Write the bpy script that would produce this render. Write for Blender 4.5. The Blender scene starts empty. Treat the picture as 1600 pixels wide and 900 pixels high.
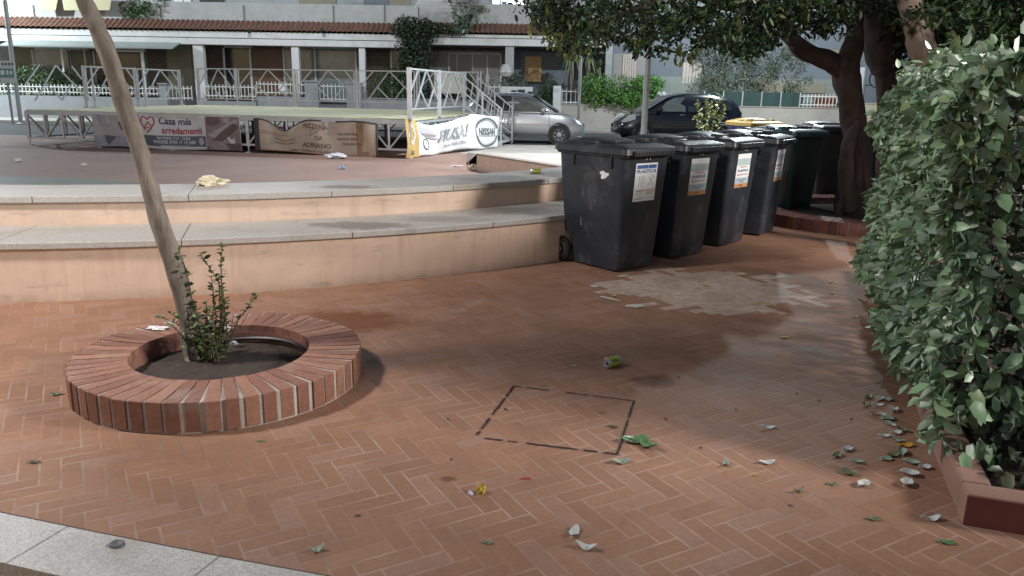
import bpy, bmesh, math, random
import numpy as np
from mathutils import Vector, Matrix
R = math.radians
rnd = random.Random(7)
C = bpy.context.scene.collection
sc = bpy.context.scene
# ------------------------------------------------------------------ camera, world, lights
FOC, HOR, CH = 1230.0, 140.0, 1.6
pitch = math.atan((450 - HOR) / FOC); roll = R(1.0)
_w = np.array([0, math.cos(pitch), -math.sin(pitch)])
_r0 = np.array([1.0, 0, 0]); _d0 = np.array([0, -math.sin(pitch), -math.cos(pitch)])
_r = math.cos(roll) * _r0 - math.sin(roll) * _d0
_d = math.cos(roll) * _d0 + math.sin(roll) * _r0
cam = bpy.data.cameras.new('camera'); camo = bpy.data.objects.new('camera', cam); C.objects.link(camo)
cam.sensor_width = 36; cam.lens = 36 * FOC / 1600; cam.clip_end = 1000; cam.clip_start = .05
M = Matrix(((_r[0], -_d[0], -_w[0], 0), (_r[1], -_d[1], -_w[1], 0), (_r[2], -_d[2], -_w[2], CH), (0, 0, 0, 1)))
camo.matrix_world = M
sc.camera = camo

world = bpy.data.worlds.new('World'); sc.world = world; world.use_nodes = True
wn = world.node_tree
sky = wn.nodes.new('ShaderNodeTexSky'); sky.sky_type = 'NISHITA'; sky.sun_disc = False
sky.sun_elevation = R(28); sky.sun_rotation = R(200)
wn.nodes['Background'].inputs[1].default_value = .020
wn.links.new(sky.outputs[0], wn.nodes['Background'].inputs[0])

def light(name, kind, loc, power, color, size, target=None, spot=None):
    l = bpy.data.lights.new(name, kind); o = bpy.data.objects.new(name, l); C.objects.link(o)
    o.location = loc; l.energy = power; l.color = color
    l.shadow_soft_size = size
    if spot: l.spot_size = R(spot); l.spot_blend = .6
    if target is not None:
        o.rotation_euler = (Vector(target) - Vector(loc)).to_track_quat('-Z', 'Y').to_euler()
    return o
LAMP_LEFT = (-5.0, 3.85, 5.0); LAMP_RIGHT = (8.5, 2.2, 4.6); LAMP_MID = (2.0, 17.2, 6.0); LAMP_FAR = (-24, 30.5, 6.5); LAMP_EAST = (9, 27, 6.5)
light('lamp_light_left', 'POINT', LAMP_LEFT, 640, (1, .94, .88), .36)
light('lamp_light_right', 'SPOT', LAMP_RIGHT, 2300, (1, .93, .86), .8, (-.7, 7.4, .3), 58)
light('lamp_light_mid', 'SPOT', LAMP_MID, 1500, (.93, .97, 1), .15, (1.2, 17.2, 0), 122)
light('house_front_fill', 'POINT', (-9, 27.5, 7.5), 560, (.86, .94, 1), .15)  # added fill to brighten the house fronts, no lamp stands there
light('lamp_light_far', 'POINT', LAMP_FAR, 2400, (.84, .97, 1), .15)
light('lamp_light_east', 'POINT', LAMP_EAST, 1500, (.86, .97, 1), .15)
vs = sc.view_settings
vs.view_transform = 'Standard'; vs.look = 'None'; vs.gamma = 1; vs.exposure = 1.25; vs.use_curve_mapping = False
sc.render.engine = 'CYCLES'
try:
    sc.cycles.use_denoising = True; sc.cycles.max_bounces = 5; sc.cycles.transparent_max_bounces = 6
    sc.cycles.caustics_reflective = False; sc.cycles.caustics_refractive = False
except Exception: pass

def ray(x, y): return (x - 800) / FOC * _r + (y - 450) / FOC * _d + _w
def G(x, y, z=0.0):
    v = ray(x, y); t = (z - CH) / v[2]; return Vector((t * v[0], t * v[1], z))
def at(x, y, Y):
    v = ray(x, y); t = Y / v[1]; return Vector((t * v[0], Y, CH + t * v[2]))

# ------------------------------------------------------------------ mesh helpers
class MB:
    def __init__(s): s.v = []; s.f = []; s.m = []
    def add(s, vs_, fs, mi=0):
        b = len(s.v); s.v += [tuple(p) for p in vs_]; s.f += [tuple(b + i for i in f) for f in fs]; s.m += [mi] * len(fs); return s
    def box(s, c, sz, rz=0, mi=0, rot=None):
        x, y, z = [a / 2 for a in sz]
        P = [Vector((i * x, j * y, k * z)) for k in (-1, 1) for j in (-1, 1) for i in (-1, 1)]
        m = rot if rot is not None else Matrix.Rotation(rz, 3, 'Z')
        P = [m @ p + Vector(c) for p in P]
        return s.add(P, [(0, 2, 3, 1), (4, 5, 7, 6), (0, 1, 5, 4), (2, 6, 7, 3), (0, 4, 6, 2), (1, 3, 7, 5)], mi)
    def bar(s, a, b, w, h=None, mi=0):
        a = Vector(a); b = Vector(b); h = h or w; d = b - a; L = d.length
        q = d.to_track_quat('X', 'Z').to_matrix()
        return s.box((a + b) / 2, (L, w, h), rot=q, mi=mi)
    def tube(s, pts, rad, n=8, mi=0, cap=True, squash=None):
        pts = [Vector(p) for p in pts]
        if not hasattr(rad, '__len__'): rad = [rad] * len(pts)
        b = len(s.v); up = Vector((0, 0, 1))
        prev = None
        for i, p in enumerate(pts):
            t = (pts[min(i + 1, len(pts) - 1)] - pts[max(i - 1, 0)]).normalized()
            if prev is None:
                a = t.orthogonal().normalized()
            else:
                a = (prev - t * prev.dot(t)).normalized()
            prev = a; c = t.cross(a)
            for k in range(n):
                an = 2 * math.pi * k / n
                rr = rad[i] * (squash(i, an) if squash else 1)
                s.v.append(tuple(p + (a * math.cos(an) + c * math.sin(an)) * rr))
        for i in range(len(pts) - 1):
            for k in range(n):
                k2 = (k + 1) % n
                s.f.append((b + i * n + k, b + i * n + k2, b + (i + 1) * n + k2, b + (i + 1) * n + k)); s.m.append(mi)
        if cap:
            s.f.append(tuple(b + k for k in reversed(range(n)))); s.m.append(mi)
            e = b + (len(pts) - 1) * n; s.f.append(tuple(e + k for k in range(n))); s.m.append(mi)
        return s
    def lathe(s, prof, c=(0, 0, 0), n=24, mi=0, a0=0, a1=2 * math.pi, axis=None):
        full = abs(a1 - a0 - 2 * math.pi) < 1e-6
        b = len(s.v); c = Vector(c); nn = n if full else n + 1
        for i in range(nn):
            an = a0 + (a1 - a0) * i / n
            for r_, z in prof:
                p = Vector((r_ * math.cos(an), r_ * math.sin(an), z))
                if axis is not None: p = axis @ p
                s.v.append(tuple(p + c))
        L = len(prof)
        for i in range(n):
            j = (i + 1) % nn
            for k in range(L - 1):
                s.f.append((b + i * L + k, b + j * L + k, b + j * L + k + 1, b + i * L + k + 1)); s.m.append(mi)
        return s
    def poly(s, pts, mi=0):
        return s.add(pts, [tuple(range(len(pts)))], mi)
    def extr(s, pts, dvec, mi=0):
        n = len(pts); d = Vector(dvec); P = [Vector(p) for p in pts]
        Q = P + [p + d for p in P]
        fs = [tuple(reversed(range(n))), tuple(range(n, 2 * n))] + [(i, (i + 1) % n, n + (i + 1) % n, n + i) for i in range(n)]
        return s.add(Q, fs, mi)
    def grid(s, fn, nu, nv, mi=0, u0=0, u1=1, v0=0, v1=1):
        b = len(s.v)
        for i in range(nu + 1):
            for j in range(nv + 1):
                s.v.append(tuple(fn(u0 + (u1 - u0) * i / nu, v0 + (v1 - v0) * j / nv)))
        for i in range(nu):
            for j in range(nv):
                a = b + i * (nv + 1) + j
                s.f.append((a, a + nv + 1, a + nv + 2, a + 1)); s.m.append(mi)
        return s
    def build(s, name, mats, parent=None, world=False, smooth=False, bevel=0, bseg=2, solid=0):
        if not isinstance(mats, (list, tuple)): mats = [mats]
        me = bpy.data.meshes.new(name)
        v = s.v
        if world and parent is not None:
            l = parent.matrix_basis.translation if parent.parent is None else parent.parent.matrix_basis.translation
            v = [(p[0] - l[0], p[1] - l[1], p[2] - l[2]) for p in v]
        me.from_pydata(v, [], s.f); me.update()
        for m in mats: me.materials.append(m)
        if len(mats) > 1: me.polygons.foreach_set('material_index', s.m)
        o = bpy.data.objects.new(name, me); C.objects.link(o)
        if parent is not None: o.parent = parent
        if smooth:
            me.polygons.foreach_set('use_smooth', [True] * len(me.polygons))
            if smooth != 'all':
                try: me.set_sharp_from_angle(angle=R(40))
                except Exception: pass
        if bevel:
            b = o.modifiers.new('bevel', 'BEVEL'); b.width = bevel; b.segments = bseg; b.limit_method = 'ANGLE'; b.angle_limit = R(40)
        if solid:
            b = o.modifiers.new('solid', 'SOLIDIFY'); b.thickness = solid; b.offset = -1
        return o
def tag(o, label=None, cat=None, group=None, kind=None):
    if label: o['label'] = label
    if cat: o['category'] = cat
    if group: o['group'] = group
    if kind: o['kind'] = kind
    return o
def struct(o): o['kind'] = 'structure'; return o
def thing(name, label, cat, loc=(0, 0, 0), rz=0, group=None):
    o = bpy.data.objects.new(name, None); C.objects.link(o); o.location = loc; o.rotation_euler = (0, 0, rz)
    o.empty_display_size = .2
    return tag(o, label, cat, group)
def dup(root, loc, rz, label=None):
    r = root.copy(); C.objects.link(r); r.location = loc; r.rotation_euler = (0, 0, rz)
    if label: r['label'] = label
    for ch in list(root.children):
        c = ch.copy(); C.objects.link(c); c.parent = r
        for g in list(ch.children):
            d = g.copy(); C.objects.link(d); d.parent = c
    return r
def text_mb(txt, size, fn, mi=0, align='CENTER', shear=0.0, mb=None, xs=1.0):
    """letters as flat polygons, each vertex mapped by fn(x, y) onto a surface"""
    cu = bpy.data.curves.new('t', 'FONT'); cu.body = txt; cu.size = size; cu.align_x = align; cu.align_y = 'CENTER'; cu.shear = shear
    cu.resolution_u = 3; cu.offset = size * .02
    o = bpy.data.objects.new('t', cu); C.objects.link(o)
    bpy.context.view_layer.update()
    me = bpy.data.meshes.new_from_object(o.evaluated_get(bpy.context.evaluated_depsgraph_get()))
    mb = mb or MB()
    mb.add([fn(v.co.x * xs, v.co.y) for v in me.vertices], [tuple(p.vertices) for p in me.polygons], mi)
    bpy.data.objects.remove(o); bpy.data.curves.remove(cu); bpy.data.meshes.remove(me)
    return mb

# ------------------------------------------------------------------ materials
class NT:
    def __init__(s, name):
        s.mat = bpy.data.materials.new(name); s.mat.use_nodes = True
        s.t = s.mat.node_tree; s.b = s.t.nodes['Principled BSDF']
    def n(s, typ, **kw):
        n = s.t.nodes.new(typ)
        for k, v in kw.items(): setattr(n, k, v)
        return n
    def lk(s, a, b): s.t.links.new(a, b)
    def put(s, inp, v):
        if hasattr(v, 'is_output'): s.lk(v, inp)
        else: inp.default_value = v
    def m(s, op, a, b=0.0, c=None):
        n = s.n('ShaderNodeMath', operation=op); s.put(n.inputs[0], a); s.put(n.inputs[1], b)
        if c is not None: s.put(n.inputs[2], c)
        return n.outputs[0]
    def mix(s, f, a, b):
        n = s.n('ShaderNodeMix', data_type='RGBA')
        s.put(n.inputs[0], f); 
        for i, v in ((6, a), (7, b)):
            if isinstance(v, (tuple, list)): v = (*v[:3], 1)
            s.put(n.inputs[i], v)
        return n.outputs[2]
    def pos(s):
        return s.n('ShaderNodeNewGeometry').outputs['Position']
    def obj(s): return s.n('ShaderNodeTexCoord').outputs['Object']
    def noise(s, vec, scale, detail=3, rough=.6, dist=0):
        n = s.n('ShaderNodeTexNoise'); s.put(n.inputs['Vector'], vec); n.inputs['Scale'].default_value = scale
        n.inputs['Detail'].default_value = detail; n.inputs['Roughness'].default_value = rough; n.inputs['Distortion'].default_value = dist
        return n.outputs['Fac']
    def ramp(s, f, a, b, lo=0.0, hi=1.0):
        n = s.n('ShaderNodeMapRange'); s.put(n.inputs[0], f); n.inputs[1].default_value = a; n.inputs[2].default_value = b
        n.inputs[3].default_value = lo; n.inputs[4].default_value = hi; return n.outputs[0]
    def bump(s, h, strength=.3, dist=.01):
        n = s.n('ShaderNodeBump'); n.inputs['Strength'].default_value = strength; n.inputs['Distance'].default_value = dist
        s.lk(h, n.inputs['Height']); s.lk(n.outputs[0], s.b.inputs['Normal'])
    def out(s, col, rough=.6, metal=0.0, spec=None):
        if isinstance(col, (tuple, list)): col = (*col[:3], 1)
        s.put(s.b.inputs['Base Color'], col); s.put(s.b.inputs['Roughness'], rough); s.put(s.b.inputs['Metallic'], metal)
        if spec is not None: s.b.inputs['Specular IOR Level'].default_value = spec
        return s.mat
def mul(c, k): return tuple(a * k for a in c)
def basic(name, col, rough=.6, var=.25, scale=4, metal=0.0, bump=0.0, bscale=60, dirt=None, spec=None, fine=.1, coord='obj'):
    t = NT(name); p = t.obj() if coord == 'obj' else t.pos()
    a = t.noise(p, scale, 5, .65); b = t.noise(p, scale * 14, 3)
    c = t.mix(t.ramp(a, .3, .7), mul(col, 1 - var), mul(col, 1 + var * .6))
    c = t.mix(t.ramp(b, .35, .65, 0, fine * 2), c, mul(col, .55))
    if dirt: c = t.mix(t.ramp(t.noise(p, scale * .6 + .37, 6, .75, .6), .52, .72, 0, .75), c, dirt)
    if bump: t.bump(t.noise(p, bscale, 4), bump, .004)
    return t.out(c, t.ramp(a, .3, .7, rough * .85, min(1, rough * 1.12)), metal, spec)

# terracotta herringbone paving --------------------------------------------------
def herring_mat():
    t = NT('terracotta_herringbone'); W = .0795; n3 = 3
    ang = R(29.3); P0 = (.350, 2.444)
    p = t.pos(); sx = t.n('ShaderNodeSeparateXYZ'); t.lk(p, sx.inputs[0])
    dn = t.noise(p, 9, 2)
    x = t.m('ADD', t.m('SUBTRACT', sx.outputs[0], P0[0]), t.m('MULTIPLY', t.m('SUBTRACT', dn, .5), .006)); y = t.m('SUBTRACT', sx.outputs[1], P0[1])
    ca, sa = math.cos(ang), math.sin(ang)
    u = t.m('ADD', t.m('MULTIPLY', x, ca / W), t.m('MULTIPLY', y, sa / W)); u = t.m('ADD', u, 5.0 + 600)
    v = t.m('SUBTRACT', t.m('MULTIPLY', x, sa / W), t.m('MULTIPLY', y, ca / W)); v = t.m('ADD', v, 600.0)
    i = t.m('FLOOR', u); j = t.m('FLOOR', v); fu = t.m('SUBTRACT', u, i); fv = t.m('SUBTRACT', v, j)
    k = t.m('FLOORED_MODULO', t.m('SUBTRACT', i, j), 6.0); k = t.m('ROUND', k); k = t.m('FLOORED_MODULO', k, 6.0)
    hor = t.m('LESS_THAN', k, 2.5); ver = t.m('SUBTRACT', 1.0, hor)
    def sel(a, b): return t.m('ADD', t.m('MULTIPLY', hor, a), t.m('MULTIPLY', ver, b))
    kv = t.m('SUBTRACT', 5.0, k)
    lu = sel(t.m('ADD', k, fu), t.m('ADD', kv, fv)); lv = sel(fv, fu)
    bi = sel(t.m('SUBTRACT', i, k), i); bj = sel(j, t.m('SUBTRACT', j, kv))
    e = t.m('MINIMUM', t.m('MINIMUM', lu, t.m('SUBTRACT', 3.0, lu)), t.m('MINIMUM', lv, t.m('SUBTRACT', 1.0, lv)))
    en = t.m('ADD', e, t.m('MULTIPLY', t.m('SUBTRACT', t.noise(p, 70, 2), .5), .045))
    mort = t.ramp(en, .035, .075, 1, 0)
    cb = t.n('ShaderNodeCombineXYZ'); t.lk(bi, cb.inputs[0]); t.lk(bj, cb.inputs[1]); t.lk(hor, cb.inputs[2])
    wn_ = t.n('ShaderNodeTexWhiteNoise', noise_dimensions='3D'); t.lk(cb.outputs[0], wn_.inputs[0]); rv = wn_.outputs[0]
    brick = t.mix(rv, (.275, .152, .097), (.338, .19, .122))
    hs = t.m('GREATER_THAN', rv, .86); brick = t.mix(t.m('MULTIPLY', hs, .5), brick, (.31, .20, .16))
    f1 = t.noise(p, 38, 4, .7); brick = t.mix(t.ramp(f1, .35, .7, 0, .35), brick, (.17, .085, .055))
    big = t.noise(p, .75, 5, .6); mid = t.noise(p, 2.6, 4, .65)
    # efflorescence patch by the bins, brick by brick, with light painted into its paleness
    bx = t.m('SUBTRACT', t.m('ADD', sel(t.m('ADD', bi, 1.5), t.m('ADD', bi, .5)), 0.0), 605.0); by = t.m('SUBTRACT', sel(t.m('ADD', bj, .5), t.m('ADD', bj, 1.5)), 600.0)
    wx = t.m('ADD', t.m('ADD', t.m('MULTIPLY', bx, ca * W), t.m('MULTIPLY', by, sa * W)), P0[0])
    wy = t.m('ADD', t.m('SUBTRACT', t.m('MULTIPLY', bx, sa * W), t.m('MULTIPLY', by, ca * W)), P0[1])
    dx = t.m('DIVIDE', t.m('SUBTRACT', wx, 1.62), .92); dy = t.m('DIVIDE', t.m('SUBTRACT', wy, 6.42), .78)
    dd = t.m('SQRT', t.m('ADD', t.m('MULTIPLY', dx, dx), t.m('MULTIPLY', dy, dy)))
    pm = t.m('LESS_THAN', t.m('ADD', dd, t.m('MULTIPLY', rv, .42)), 1.08)
    pm = t.m('MULTIPLY', pm, t.ramp(t.noise(p, 13, 4, .7), .3, .62, .35, 1))
    brick = t.mix(t.m('MULTIPLY', pm, .74), brick, (.62, .54, .47))
    mcol = t.mix(t.noise(p, 5, 3), (.32, .22, .17), (.43, .315, .25))
    mvis = t.m('MULTIPLY', mort, t.ramp(t.noise(p, 1.7, 4, .7), .38, .58, .12, .95))
    # joints fade with the grime towards the bench
    mvis = t.m('MULTIPLY', mvis, t.ramp(sx.outputs[1], 3.4, 6.0, 1, .32))
    dj = t.m('MULTIPLY', mort, t.ramp(t.noise(p, 1.1, 3, .6), .52, .66, 0, .55))
    c = t.mix(mvis, brick, mcol)
    c = t.mix(dj, c, (.10, .06, .04))
    c = t.mix(t.ramp(mid, .46, .78, 0, .45), c, (.16, .085, .055))
    c = t.mix(t.ramp(big, .44, .8, 0, .5), c, (.20, .10, .06))
    # brown spilled stains with their own shape
    def stain(cx, cy, rx, ry, col, k):
        nonlocal c
        a = t.m('DIVIDE', t.m('SUBTRACT', sx.outputs[0], cx), rx); b = t.m('DIVIDE', t.m('SUBTRACT', sx.outputs[1], cy), ry)
        q = t.m('SQRT', t.m('ADD', t.m('MULTIPLY', a, a), t.m('MULTIPLY', b, b)))
        q = t.m('ADD', q, t.m('MULTIPLY', t.m('SUBTRACT', t.noise(p, 6, 5, .7), .5), 1.6))
        c = t.mix(t.ramp(q, .55, 1.0, k, 0), c, col)
    stain(-1.18, 5.3, .55, .35, (.15, .05, .02), .75)
    stain(.83, 4.22, .16, .12, (.10, .045, .028), .7)
    stain(-.25, 3.02, .04, .03, (.13, .05, .03), .8)
    h = t.m('MULTIPLY', t.ramp(en, .03, .12), 1.0)
    hh = t.m('ADD', h, t.m('MULTIPLY', t.noise(p, 160, 3), .35))
    t.bump(hh, .35, .003)
    return t.out(c, t.ramp(mid, .3, .7, .80, .62), 0, .25)
def granite_mat(name, base, sp=1.0, stain=True):
    t = NT(name); p = t.pos()
    v = t.n('ShaderNodeTexVoronoi'); t.lk(p, v.inputs['Vector']); v.inputs['Scale'].default_value = 95
    s1 = t.noise(p, 120, 2, .8); s2 = t.noise(p, 55, 3, .75)
    c = t.mix(t.ramp(s1, .35, .65), mul(base, .72), mul(base, 1.22))
    c = t.mix(t.m('MULTIPLY', t.ramp(v.outputs['Distance'], .16, .26, 1, 0), t.ramp(s2, .45, .55, 0, .85 * sp)), c, (.06, .055, .05))
    if stain:
        c = t.mix(t.ramp(t.noise(p, 1.3, 5, .7, .4), .5, .72, 0, .5), c, (.20, .17, .13))
    if stain:
        sx = t.n('ShaderNodeSeparateXYZ'); t.lk(p, sx.inputs[0])
        for (px, py, z, rx, ry, col, k) in ((540, 292, .70, .32, .16, (.17, .12, .085), .8), (560, 352, .455, .55, .22, (.15, .14, .12), .7), (690, 342, .455, .5, .2, (.2, .19, .17), .5), (800, 290, .70, .6, .3, (.19, .17, .14), .5)):
            q0 = G(px, py, z); a = t.m('DIVIDE', t.m('SUBTRACT', sx.outputs[0], q0.x), rx); b = t.m('DIVIDE', t.m('SUBTRACT', sx.outputs[1], q0.y), ry)
            q = t.m('ADD', t.m('SQRT', t.m('ADD', t.m('MULTIPLY', a, a), t.m('MULTIPLY', b, b))), t.m('MULTIPLY', t.m('SUBTRACT', t.noise(p, 7, 5, .7), .5), 1.5))
            c = t.mix(t.ramp(q, .6, 1.0, k, 0), c, col)
    t.bump(s1, .25, .002)
    return t.out(c, .55)
def plaster_mat():
    t = NT('peach_plaster'); p = t.pos(); sx = t.n('ShaderNodeSeparateXYZ'); t.lk(p, sx.inputs[0])
    base = (.60, .455, .36)
    c = t.mix(t.ramp(t.noise(p, 1.6, 5, .7), .35, .7), mul(base, .88), mul(base, 1.1))
    st = t.n('ShaderNodeMapping'); t.lk(p, st.inputs[0]); st.inputs['Scale'].default_value = (1.4, 1.4, 7)
    c = t.mix(t.ramp(t.noise(st.outputs[0], 1.5, 5, .7), .58, .68, 0, .6), c, (.33, .28, .25))
    vert = t.n('ShaderNodeMapping'); t.lk(p, vert.inputs[0]); vert.inputs['Scale'].default_value = (9, 9, .7)
    c = t.mix(t.ramp(t.noise(vert.outputs[0], 1.2, 5, .7), .52, .72, 0, .42), c, (.38, .22, .13))
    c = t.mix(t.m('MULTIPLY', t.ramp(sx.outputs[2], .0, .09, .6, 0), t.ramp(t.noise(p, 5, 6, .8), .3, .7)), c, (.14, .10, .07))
    t.bump(t.noise(p, 130, 3), .3, .002)
    return t.out(c, .8)
def leaf_mat(name, top, under, rough=.4, var=.5, trans=.15, spec=.5):
    t = NT(name)
    a = t.n('ShaderNodeAttribute'); a.attribute_name = 'rnd'; f = a.outputs['Fac']
    c = t.mix(f, mul(top, 1 - var), mul(top, 1 + var))
    yel = t.ramp(f, .93, 1.0, 0, .6); c = t.mix(yel, c, (.22, .20, .05))
    bf = t.n('ShaderNodeNewGeometry').outputs['Backfacing']
    c = t.mix(bf, c, under)
    t.b.inputs['Transmission Weight'].default_value = 0
    t.out(c, rough, 0, spec)
    return t.mat

TERRA = herring_mat()
MORTD = basic('dark_mortar', (.16, .12, .10), .9, .25, 8, coord='pos')
GRAN = granite_mat('granite_coping', (.40, .385, .365)); GRANW = granite_mat('granite_kerb_stone', (.47, .455, .44), .8)
PLAST = plaster_mat()
ASPH = basic('asphalt', (.075, .077, .08), .85, .3, .6, bump=.4, bscale=90, coord='pos')
PAVE = basic('pale_pavement', (.42, .39, .35), .8, .2, 1.1, bump=.2, dirt=(.26, .23, .2), coord='pos')
ARENA = basic('arena_floor_paint', (.31, .195, .155), .75, .22, .8, dirt=(.22, .13, .10), coord='pos', fine=.06)
OCHRE = basic('ochre_plaster', (.42, .26, .10), .8, .3, 3, coord='pos')
MORT = basic('mortar', (.42, .375, .33), .9, .25, 8, bump=.4, coord='pos')
def brick_pieces(name, a, b):
    t = NT(name); at_ = t.n('ShaderNodeAttribute'); at_.attribute_name = 'rnd'
    p = t.pos(); c = t.mix(at_.outputs['Fac'], a, b)
    c = t.mix(t.ramp(t.noise(p, 30, 5, .7), .4, .7, 0, .5), c, mul(a, .55))
    c = t.mix(t.ramp(t.noise(p, 4, 4, .7), .55, .75, 0, .5), c, (.33, .27, .23))
    t.bump(t.noise(p, 90, 4), .4, .003); return t.out(c, .75)
BRK = brick_pieces('planter_brick', (.20, .085, .056), (.33, .165, .11))
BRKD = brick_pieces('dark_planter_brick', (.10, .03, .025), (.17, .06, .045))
SOIL = basic('soil', (.045, .03, .024), .95, .5, 14, bump=1.0, bscale=50, coord='pos')
RUBBER = basic('black_rubber', (.012, .012, .013), .5, .2)
BINM = basic('dark_grey_bin_plastic', (.025, .032, .043), .42, .3, 3, bump=.12, bscale=180, dirt=(.11, .11, .115), fine=.25)
BINL = basic('black_lid_plastic', (.022, .024, .03), .45, .35, 3, bump=.15, bscale=120, dirt=(.08, .08, .08))
BING = basic('dark_green_bin_plastic', (.012, .028, .024), .4, .3, 3, fine=.15)
TEAL = basic('teal_lid_plastic', (.012, .05, .055), .35, .3, 3)
BLUE = basic('blue_bin_plastic', (.02, .04, .16), .4, .2, 3)
YEL = basic('yellow_lid_plastic', (.45, .29, .03), .5, .15, 3)
WHITE = basic('white_paint', (.70, .70, .69), .5, .1, 3, dirt=(.45, .43, .40))
WHITE2 = basic('white_plaster', (.62, .62, .62), .8, .1, 1.2, dirt=(.42, .41, .39))
GALV = basic('galvanised_steel', (.55, .57, .60), .45, .2, 5, .3)
ALU = basic('silver_pole_paint', (.34, .35, .36), .5, .2, 4, .3)
DARKM = basic('dark_metal', (.03, .03, .033), .5, .2)
# ------------------------------------------------------------------ the setting
CX, CY = -5.10, 14.50
R1, R2, R3 = 8.98, 8.24, 7.48
AE = R(-24)                       # where the curved benches end, behind the bins
AS = R(-172)
def arc(r_, a): return Vector((CX + r_ * math.cos(a), CY + r_ * math.sin(a), 0))
KC, KR = (7.25, 33.43), 32.08     # curved granite kerb by the camera
def karc(x, off=0):               # y of the kerb line at x
    r_ = KR + off; return KC[1] - math.sqrt(r_ * r_ - (x - KC[0]) ** 2)
g = MB(); g.poly([(-300, -60, -.9), (300, -60, -.9), (300, 500, -.9), (-300, 500, -.9)])
struct(g.build('ground', ASPH))
g = MB(); g.poly([(-200, 21, 0), (200, 21, 0), (200, 400, 0), (-200, 400, 0)])
struct(g.build('road', ASPH))
# paving sheet, from the granite kerb to the road
g = MB(); xs = [-16 + i * .5 for i in range(75)]
for a, b in zip(xs, xs[1:]):
    g.add([(a, karc(a), .004), (b, karc(b), .004), (b, 21, .004), (a, 21, .004)], [(0, 1, 2, 3)])
struct(g.build('plaza_paving', TERRA))
g = MB()
for a, b in zip(xs, xs[1:]):
    P = [karc(a, .012), karc(b, .012)]; Q = [karc(a, .26), karc(b, .26)]
    g.add([(a, Q[0], .012), (b, Q[1], .012), (b, P[1], .012), (a, P[0], .012), (a, Q[0], -.05), (b, Q[1], -.05), (a, P[0], -.05), (b, P[1], -.05)],
          [(0, 1, 2, 3), (4, 5, 1, 0), (3, 2, 7, 6)])
kerb = g.build('granite_kerb', GRANW); struct(kerb)
g = MB()
for a, b in zip(xs, xs[1:]):
    Q = [karc(a, .245), karc(b, .245)]
    g.add([(a, Q[0], -.05), (b, Q[1], -.05), (a, Q[0], -.42), (b, Q[1], -.42)], [(0, 2, 3, 1)])
struct(g.build('kerb_riser', OCHRE))
g = MB(); g.poly([(-16, -12, -.42), (21, -12, -.42), (21, 4.2, -.42), (-16, 4.2, -.42)]); struct(g.build('lower_floor', OCHRE))
g = MB()   # dark slot between the kerb and the paving, and joints across the stones
for a, b in zip(xs, xs[1:]):
    g.add([(a, karc(a, .014), .008), (b, karc(b, .014), .008), (b, karc(b, 0), .008), (a, karc(a, 0), .008)], [(0, 1, 2, 3)])
for xx in [-4.1 + .62 * k for k in range(14)]:
    g.add([(xx - .09, karc(xx, .26), .0145), (xx - .087, karc(xx, .26), .0145), (xx + .003, karc(xx, .01), .0145), (xx, karc(xx, .01), .0145)], [(0, 1, 2, 3)])
struct(g.build('kerb_joint', basic('joint_dirt', (.085, .06, .045), .95, .4, 10, coord='pos')))
# arena floor: a painted disc inside the benches
g = MB(); N = 96
pts = [(CX + (R3 - .01) * math.cos(2 * math.pi * i / N), CY + (R3 - .01) * math.sin(2 * math.pi * i / N)) for i in range(N)]
g.add([(x, y, .008) for x, y in pts], [tuple(range(N))])
struct(g.build('arena_floor', ARENA))
g = MB(); g.add([(-22, 15.5, .0075), (-1.2, 15.5, .0075), (-.6, 17.5, .0075), (-.6, 24.2, .0075), (-22, 24.2, .0075)], [(0, 1, 2, 3, 4)])
struct(g.build('arena_apron', ARENA))
g = MB()
g.lathe([(.001, .0125), (1, .0125)], n=40); g.v = [(CX - 3.1 + x * 3.2, 10.9 + y * 2.6, z) for x, y, z in g.v]
struct(g.build('grey_floor_patch', basic('grey_floor_paint', (.21, .21, .18), .6, .15, 1.5, coord='pos')))
# curved benches
t = thing('curved_bench', 'two stepped peach plaster bench tiers with granite seats curving round the arena', 'bench', (CX, CY, 0))
def ring(name, mats, r0, r1, z0, z1, a0, a1, n=110, bevel=0, parent=t, jitter=0):
    g = MB()
    for i in range(n + 1):
        a = a0 + (a1 - a0) * i / n; c, s_ = math.cos(a), math.sin(a)
        for r_, z in ((r0, z0), (r0, z1), (r1, z1), (r1, z0)): g.v.append((r_ * c, r_ * s_, z))
    for i in range(n):
        for k in range(4):
            p_, q_ = i * 4 + k, i * 4 + (k + 1) % 4
            g.f.append((p_, q_, q_ + 4, p_ + 4)); g.m.append(0)
    g.f.append((0, 3, 2, 1)); g.m.append(0); e = n * 4; g.f.append((e, e + 1, e + 2, e + 3)); g.m.append(0)
    return g.build(name, mats, parent, bevel=bevel)
ring('lower_riser', PLAST, R2 - .1, R1, 0, .405, AS, AE)
ring('upper_riser', PLAST, R3 + .04, R2, 0, .645, AS, AE)
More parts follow.
